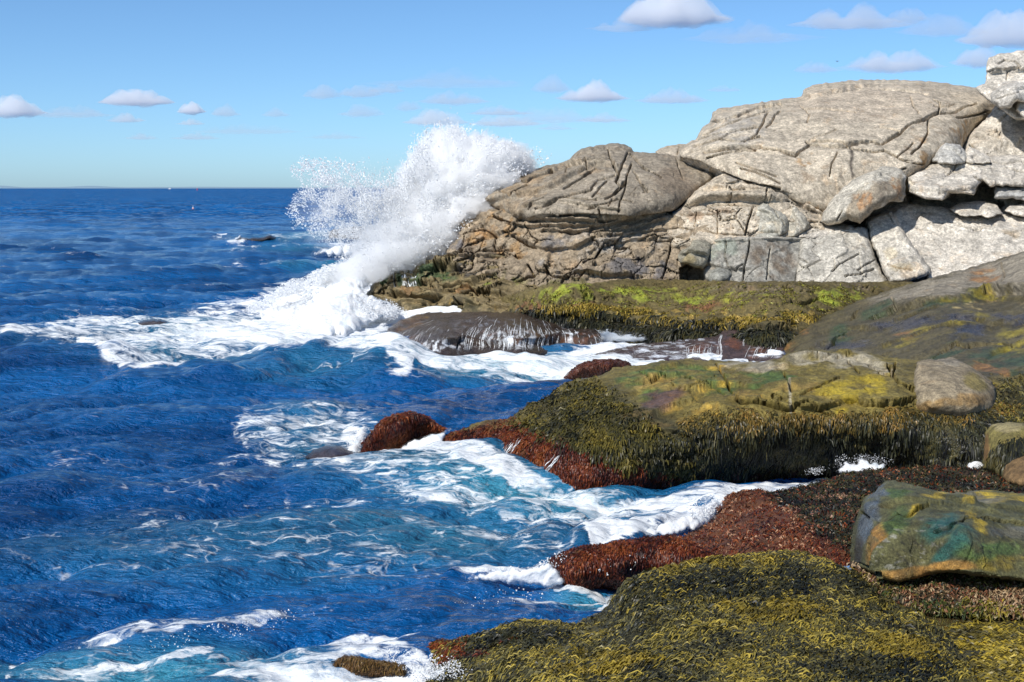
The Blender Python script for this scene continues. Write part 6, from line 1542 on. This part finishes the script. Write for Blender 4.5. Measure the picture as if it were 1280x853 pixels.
def box(name, lo, hi, mat, parent=None, taper=1.0):
    lo, hi = np.array(lo, float), np.array(hi, float)
    c = (lo + hi) / 2
    V = np.array([[x, y, z] for z in (lo[2], hi[2]) for x, y in ((lo[0], lo[1]), (hi[0], lo[1]), (hi[0], hi[1]), (lo[0], hi[1]))])
    V[4:, :2] = c[:2] + (V[4:, :2] - c[:2]) * taper
    return obj(name, V, np.array([[0, 3, 2, 1], [4, 5, 6, 7], [0, 1, 5, 4], [1, 2, 6, 5], [2, 3, 7, 6], [3, 0, 4, 7]]), mat, parent, smooth=False)


def floater(name, px, py, label, cat, D=None):
    D = D or H / slope(py)
    p = at(px, py, D)
    o = empty(name, (p[0], p[1], 0))
    return tag(o, label, cat)


b = floater('boat', 212, 236, 'tiny white boat on the horizon, left of the red buoy', 'boat', 6500.0)
xs = np.linspace(-6, 6, 13)
hw = 1.7 * (1 - np.clip(np.abs(xs - 1.5) / 7.6, 0, 1) ** 2.2)
V, F = [], []
for x, w in zip(xs, hw):
    sh = 1.6 + .5 * (x / 6) ** 2
    V += [[x, -w, sh], [x, -w * .75, -.3], [x, w * .75, -.3], [x, w, sh]]
for i in range(12):
    a = i * 4
    F += [[a, a + 1, a + 5, a + 4], [a + 1, a + 2, a + 6, a + 5], [a + 2, a + 3, a + 7, a + 6], [a + 3, a, a + 4, a + 7]]
obj('hull', np.array(V), np.array(F), M_WHITE, b)
box('cabin', (-1, -1.2, 1.7), (3.5, 1.2, 5.2), M_WHITE, b, .8)
lathe('mast', [(.12, 5), (.1, 8), (.02, 8.2)], M_WHITE, b, 6)
b = floater('navigation_buoy', 246.5, 237.2, 'red navigation buoy with a pale top, a speck under the horizon', 'buoy', 3600.0)
lathe('float_body', [(.1, -1), (1.6, -.8), (1.8, .2), (1.6, 1.0), (.6, 1.2), (.1, 1.25)], M_RED, b)
lathe('tower', [(.9, 1.2), (.7, 3.4), (.75, 5.4), (.1, 5.5)], M_RED, b)
lathe('lantern', [(.1, 5.4), (.45, 5.5), (.45, 6.6), (.05, 6.9)], M_WHITE, b)
b = floater('lobster_float', 241.3, 261.6, 'small pale lobster float with a red band on the open water', 'float')
lathe('float_body', [(.02, -.3), (.22, -.2), (.26, .1), (.22, .4), (.05, .55)], M_PINK, b)
lathe('band', [(.25, -.02), (.275, .0), (.275, .14), (.25, .16)], M_RED, b)
lathe('stick', [(.03, .5), (.03, 1.0), (.0, 1.02)], M_WHITE, b, 6)
p = at(1046.6, 77, 420.0)
b = tag(empty('bird', p), 'tiny dark bird in flight above the big dome', 'bird')
lathe('body', [(.0, -.34), (.07, -.22), (.10, 0), (.07, .2), (.045, .28), (.05, .33), (.0, .42)], M_DARK, b, 8).rotation_euler = (math.radians(80), 0, math.radians(60))
for sgn in (-1, 1):
    v = np.array([[0, .1, 0], [0, -.1, 0], [sgn * .28, .12, .2], [sgn * .28, -.08, .2], [sgn * .62, .0, .30], [sgn * .6, -.07, .30]])
    v = np.concatenate([v, v - [0, 0, .015]])
    obj('wing', v, np.array([[0, 1, 3, 2], [2, 3, 5, 4], [6, 8, 9, 7], [8, 10, 11, 9], [0, 2, 8, 6], [2, 4, 10, 8], [1, 7, 9, 3], [3, 9, 11, 5], [4, 5, 11, 10]]), M_DARK, b, smooth=False)

# ------------------------------------------------------------------ clouds: each a body of thin droplet volume
def cloud_material(name, dens_):
    m, nt = material(name)
    t = NT(nt)
    o = nt.nodes.new('ShaderNodeOutputMaterial')
    v = t.n('ShaderNodeVolumeScatter', i={'Color': (.99, .99, 1.0, 1), 'Density': dens_, 'Anisotropy': 0.0})
    nt.links.new(v.outputs[0], o.inputs['Volume'])
    return m


CB = 620.0
SC.cycles.volume_bounces = 28
SC.cycles.max_bounces = 30


def cloud(px, py, rx, ry, od, label, seed):
    """base at one height for all; od = how many times over the light is scattered through its middle"""
    r = np.random.default_rng(seed)
    el = (235 - (py + ry * .7)) / FPX
    D = min(CB / max(el, .028), 21000.0)
    W, Hh = 1.15 * rx / FPX * D, 1.9 * ry / FPX * D
    T = W * .55
    nu, nv = 72, 30
    u = np.arange(nu) / nu * 2 * math.pi
    v = np.linspace(0.02, 1, nv) ** .8
    U, R = np.meshgrid(u, v)
    rim = 1 + .5 * fbm(np.stack([np.cos(U) * 2.2 + seed, np.sin(U) * 2.2, U * 0], -1), 4)
    x, y = R * np.cos(U) * rim, R * np.sin(U) * rim
    env = np.clip(1 - R ** 2, 0, 1) ** .85
    asp = W / Hh
    bump = np.zeros(x.shape)
    npf = int(5 + 3.2 * asp)
    for k in range(npf):
        cx, cy = r.uniform(-.8, .8), r.uniform(-.7, .7)
        rr = r.uniform(.35, 1.0) * (1 - .45 * abs(cx)) * (1.0 if k else 1.15)
        d2 = ((x - cx) * asp) ** 2 + ((y - cy) * asp * .55) ** 2
        bump = np.maximum(bump, np.sqrt(np.maximum(rr ** 2 - d2, 0)))
    q = np.stack([x * asp, y * asp * .55, x * 0 + seed], -1)
    top = env * (.26 + .9 * bump) * (1 + .6 * fbm(q * 1.5, 5, .65)) * Hh
    bot = -env * (.24 + .40 * fbm(q * 1.1 + 50, 5, .65)) * Hh
    P = np.concatenate([np.stack([x * W, y * T, top], -1), np.stack([x * W, y * T, bot], -1)[::-1]], 0)
    nv2 = 2 * nv
    i = np.arange(nu * nv2).reshape(nv2, nu)
    F = np.stack([i[:-1], np.roll(i, -1, 1)[:-1], np.roll(i, -1, 1)[1:], i[1:]], -1).reshape(-1, 4)
    c0, c1 = nu * nv2, nu * nv2 + 1
    V = np.concatenate([P.reshape(-1, 3), P[0].mean(0)[None], P[-1].mean(0)[None]])
    k = np.arange(nu)
    T3 = np.concatenate([np.stack([np.full(nu, c0), np.roll(i[0], -1), i[0]], 1), np.stack([np.full(nu, c1), i[-1], np.roll(i[-1], -1)], 1)])
    F, T3 = F[:, ::-1], T3[:, ::-1]
    o = obj_mixed('cloud', V, F, T3, cloud_material('cloud_droplets', od * .9 / (1.2 * T)), {}, None)
    o.location = at(px, py, D)
    tag(o, label, 'cloud', 'fair weather clouds low over the sea')


CL = [
    (842, 24, 62, 22, 2.6, 'brightest heaped white cloud at the top, right of centre'), (780, 36, 38, 8, .5, 'thin wisp at the left side of the brightest heaped cloud'),
    (1066, 30, 66, 14, 1.1, 'grey mauve long cloud high above the big dome'), (1134, 24, 24, 9, .5, 'thin small cloud right of the grey mauve long cloud'),
    (1116, 84, 50, 13, 1.5, 'pale cloud low above the crest of the big dome'), (1022, 88, 26, 8, .5, 'faint small cloud left of the pale cloud over the dome'),
    (1262, 50, 56, 20, 1.5, 'large cloud cut by the right edge behind the cap rock'), (1222, 78, 30, 12, 1.0, 'pale cloud just left of the skyline cap rock'),
    (742, 123, 38, 10, 2.2, 'small bright cloud above the left folded dome'), (842, 126, 40, 8, .9, 'pale low cloud left of the skyline saddle'), (690, 112, 22, 10, .5, 'faint upright puff left of the small bright cloud'),
    (172, 128, 42, 10, 2.4, 'bright flat bottomed cloud in the left sky, the longest there'), (18, 141, 34, 12, 2.2, 'white rounded cloud at the left edge'), (92, 144, 46, 7, .5, 'thin grey cloud between the left edge cloud and the long bright one'),
    (240, 140, 16, 8, 2.0, 'small round white cloud right of the long bright one'), (157, 151, 20, 5, .9, 'small pale cloud under the long bright one'), (281, 143, 16, 6, .6, 'faint puff right of the small round white cloud'),
    (238, 155, 16, 3.5, .8, 'tiny flat cloud under the small round white cloud'), (345, 144, 16, 5, .4, 'very faint puff midway between the left clouds and the spray'), (176, 173, 18, 4, .5, 'faint low streak of cloud under the small pale one'),
    (245, 173, 26, 4, .6, 'faint low cloud streak nearest the horizon at left'), (404, 120, 22, 8, .55, 'leftmost puff of the grey row above the spray'), (450, 118, 26, 8, .6, 'middle puff of the grey row above the spray'), (484, 114, 20, 6, .5, 'rightmost puff of the grey row above the spray'),
    (568, 127, 40, 8, .7, 'grey flat cloud directly above the tallest spray'), (450, 143, 26, 7, .5, 'faint cloud under the grey row above the spray'), (510, 136, 14, 7, .4, 'faint round puff between the grey row and the spray'),
    (545, 153, 36, 9, 1.3, 'pinkish white cloud touching the top of the spray'), (632, 155, 44, 7, 1.1, 'long pale cloud right of the spray top'), (625, 142, 36, 5, .9, 'slim pale cloud above the long pale cloud'),
    (755, 151, 30, 5, .8, 'slim pale cloud under the small bright cloud'), (695, 161, 22, 4, .4, 'faint streak left of the folded dome'), (905, 113, 20, 4, .4, 'faint streak above the skyline saddle'), (420, 172, 34, 4, .35, 'faint low streak left of the spray column'),
    (690, 150, 60, 9, .4, 'thin veil of cloud between the spray top and the small bright cloud'), (940, 48, 70, 12, .4, 'thin wispy veil between the two top clouds'), (1180, 40, 50, 12, .45, 'thin wisp near the large cloud at the right edge'),
    (560, 105, 90, 9, .35, 'barely visible band of cloud high above the spray'), (310, 165, 60, 6, .35, 'barely visible low band between the left clouds and the spray'),
]
for k, c in enumerate(CL):
    cloud(*c[:5], c[5], 900 + k)
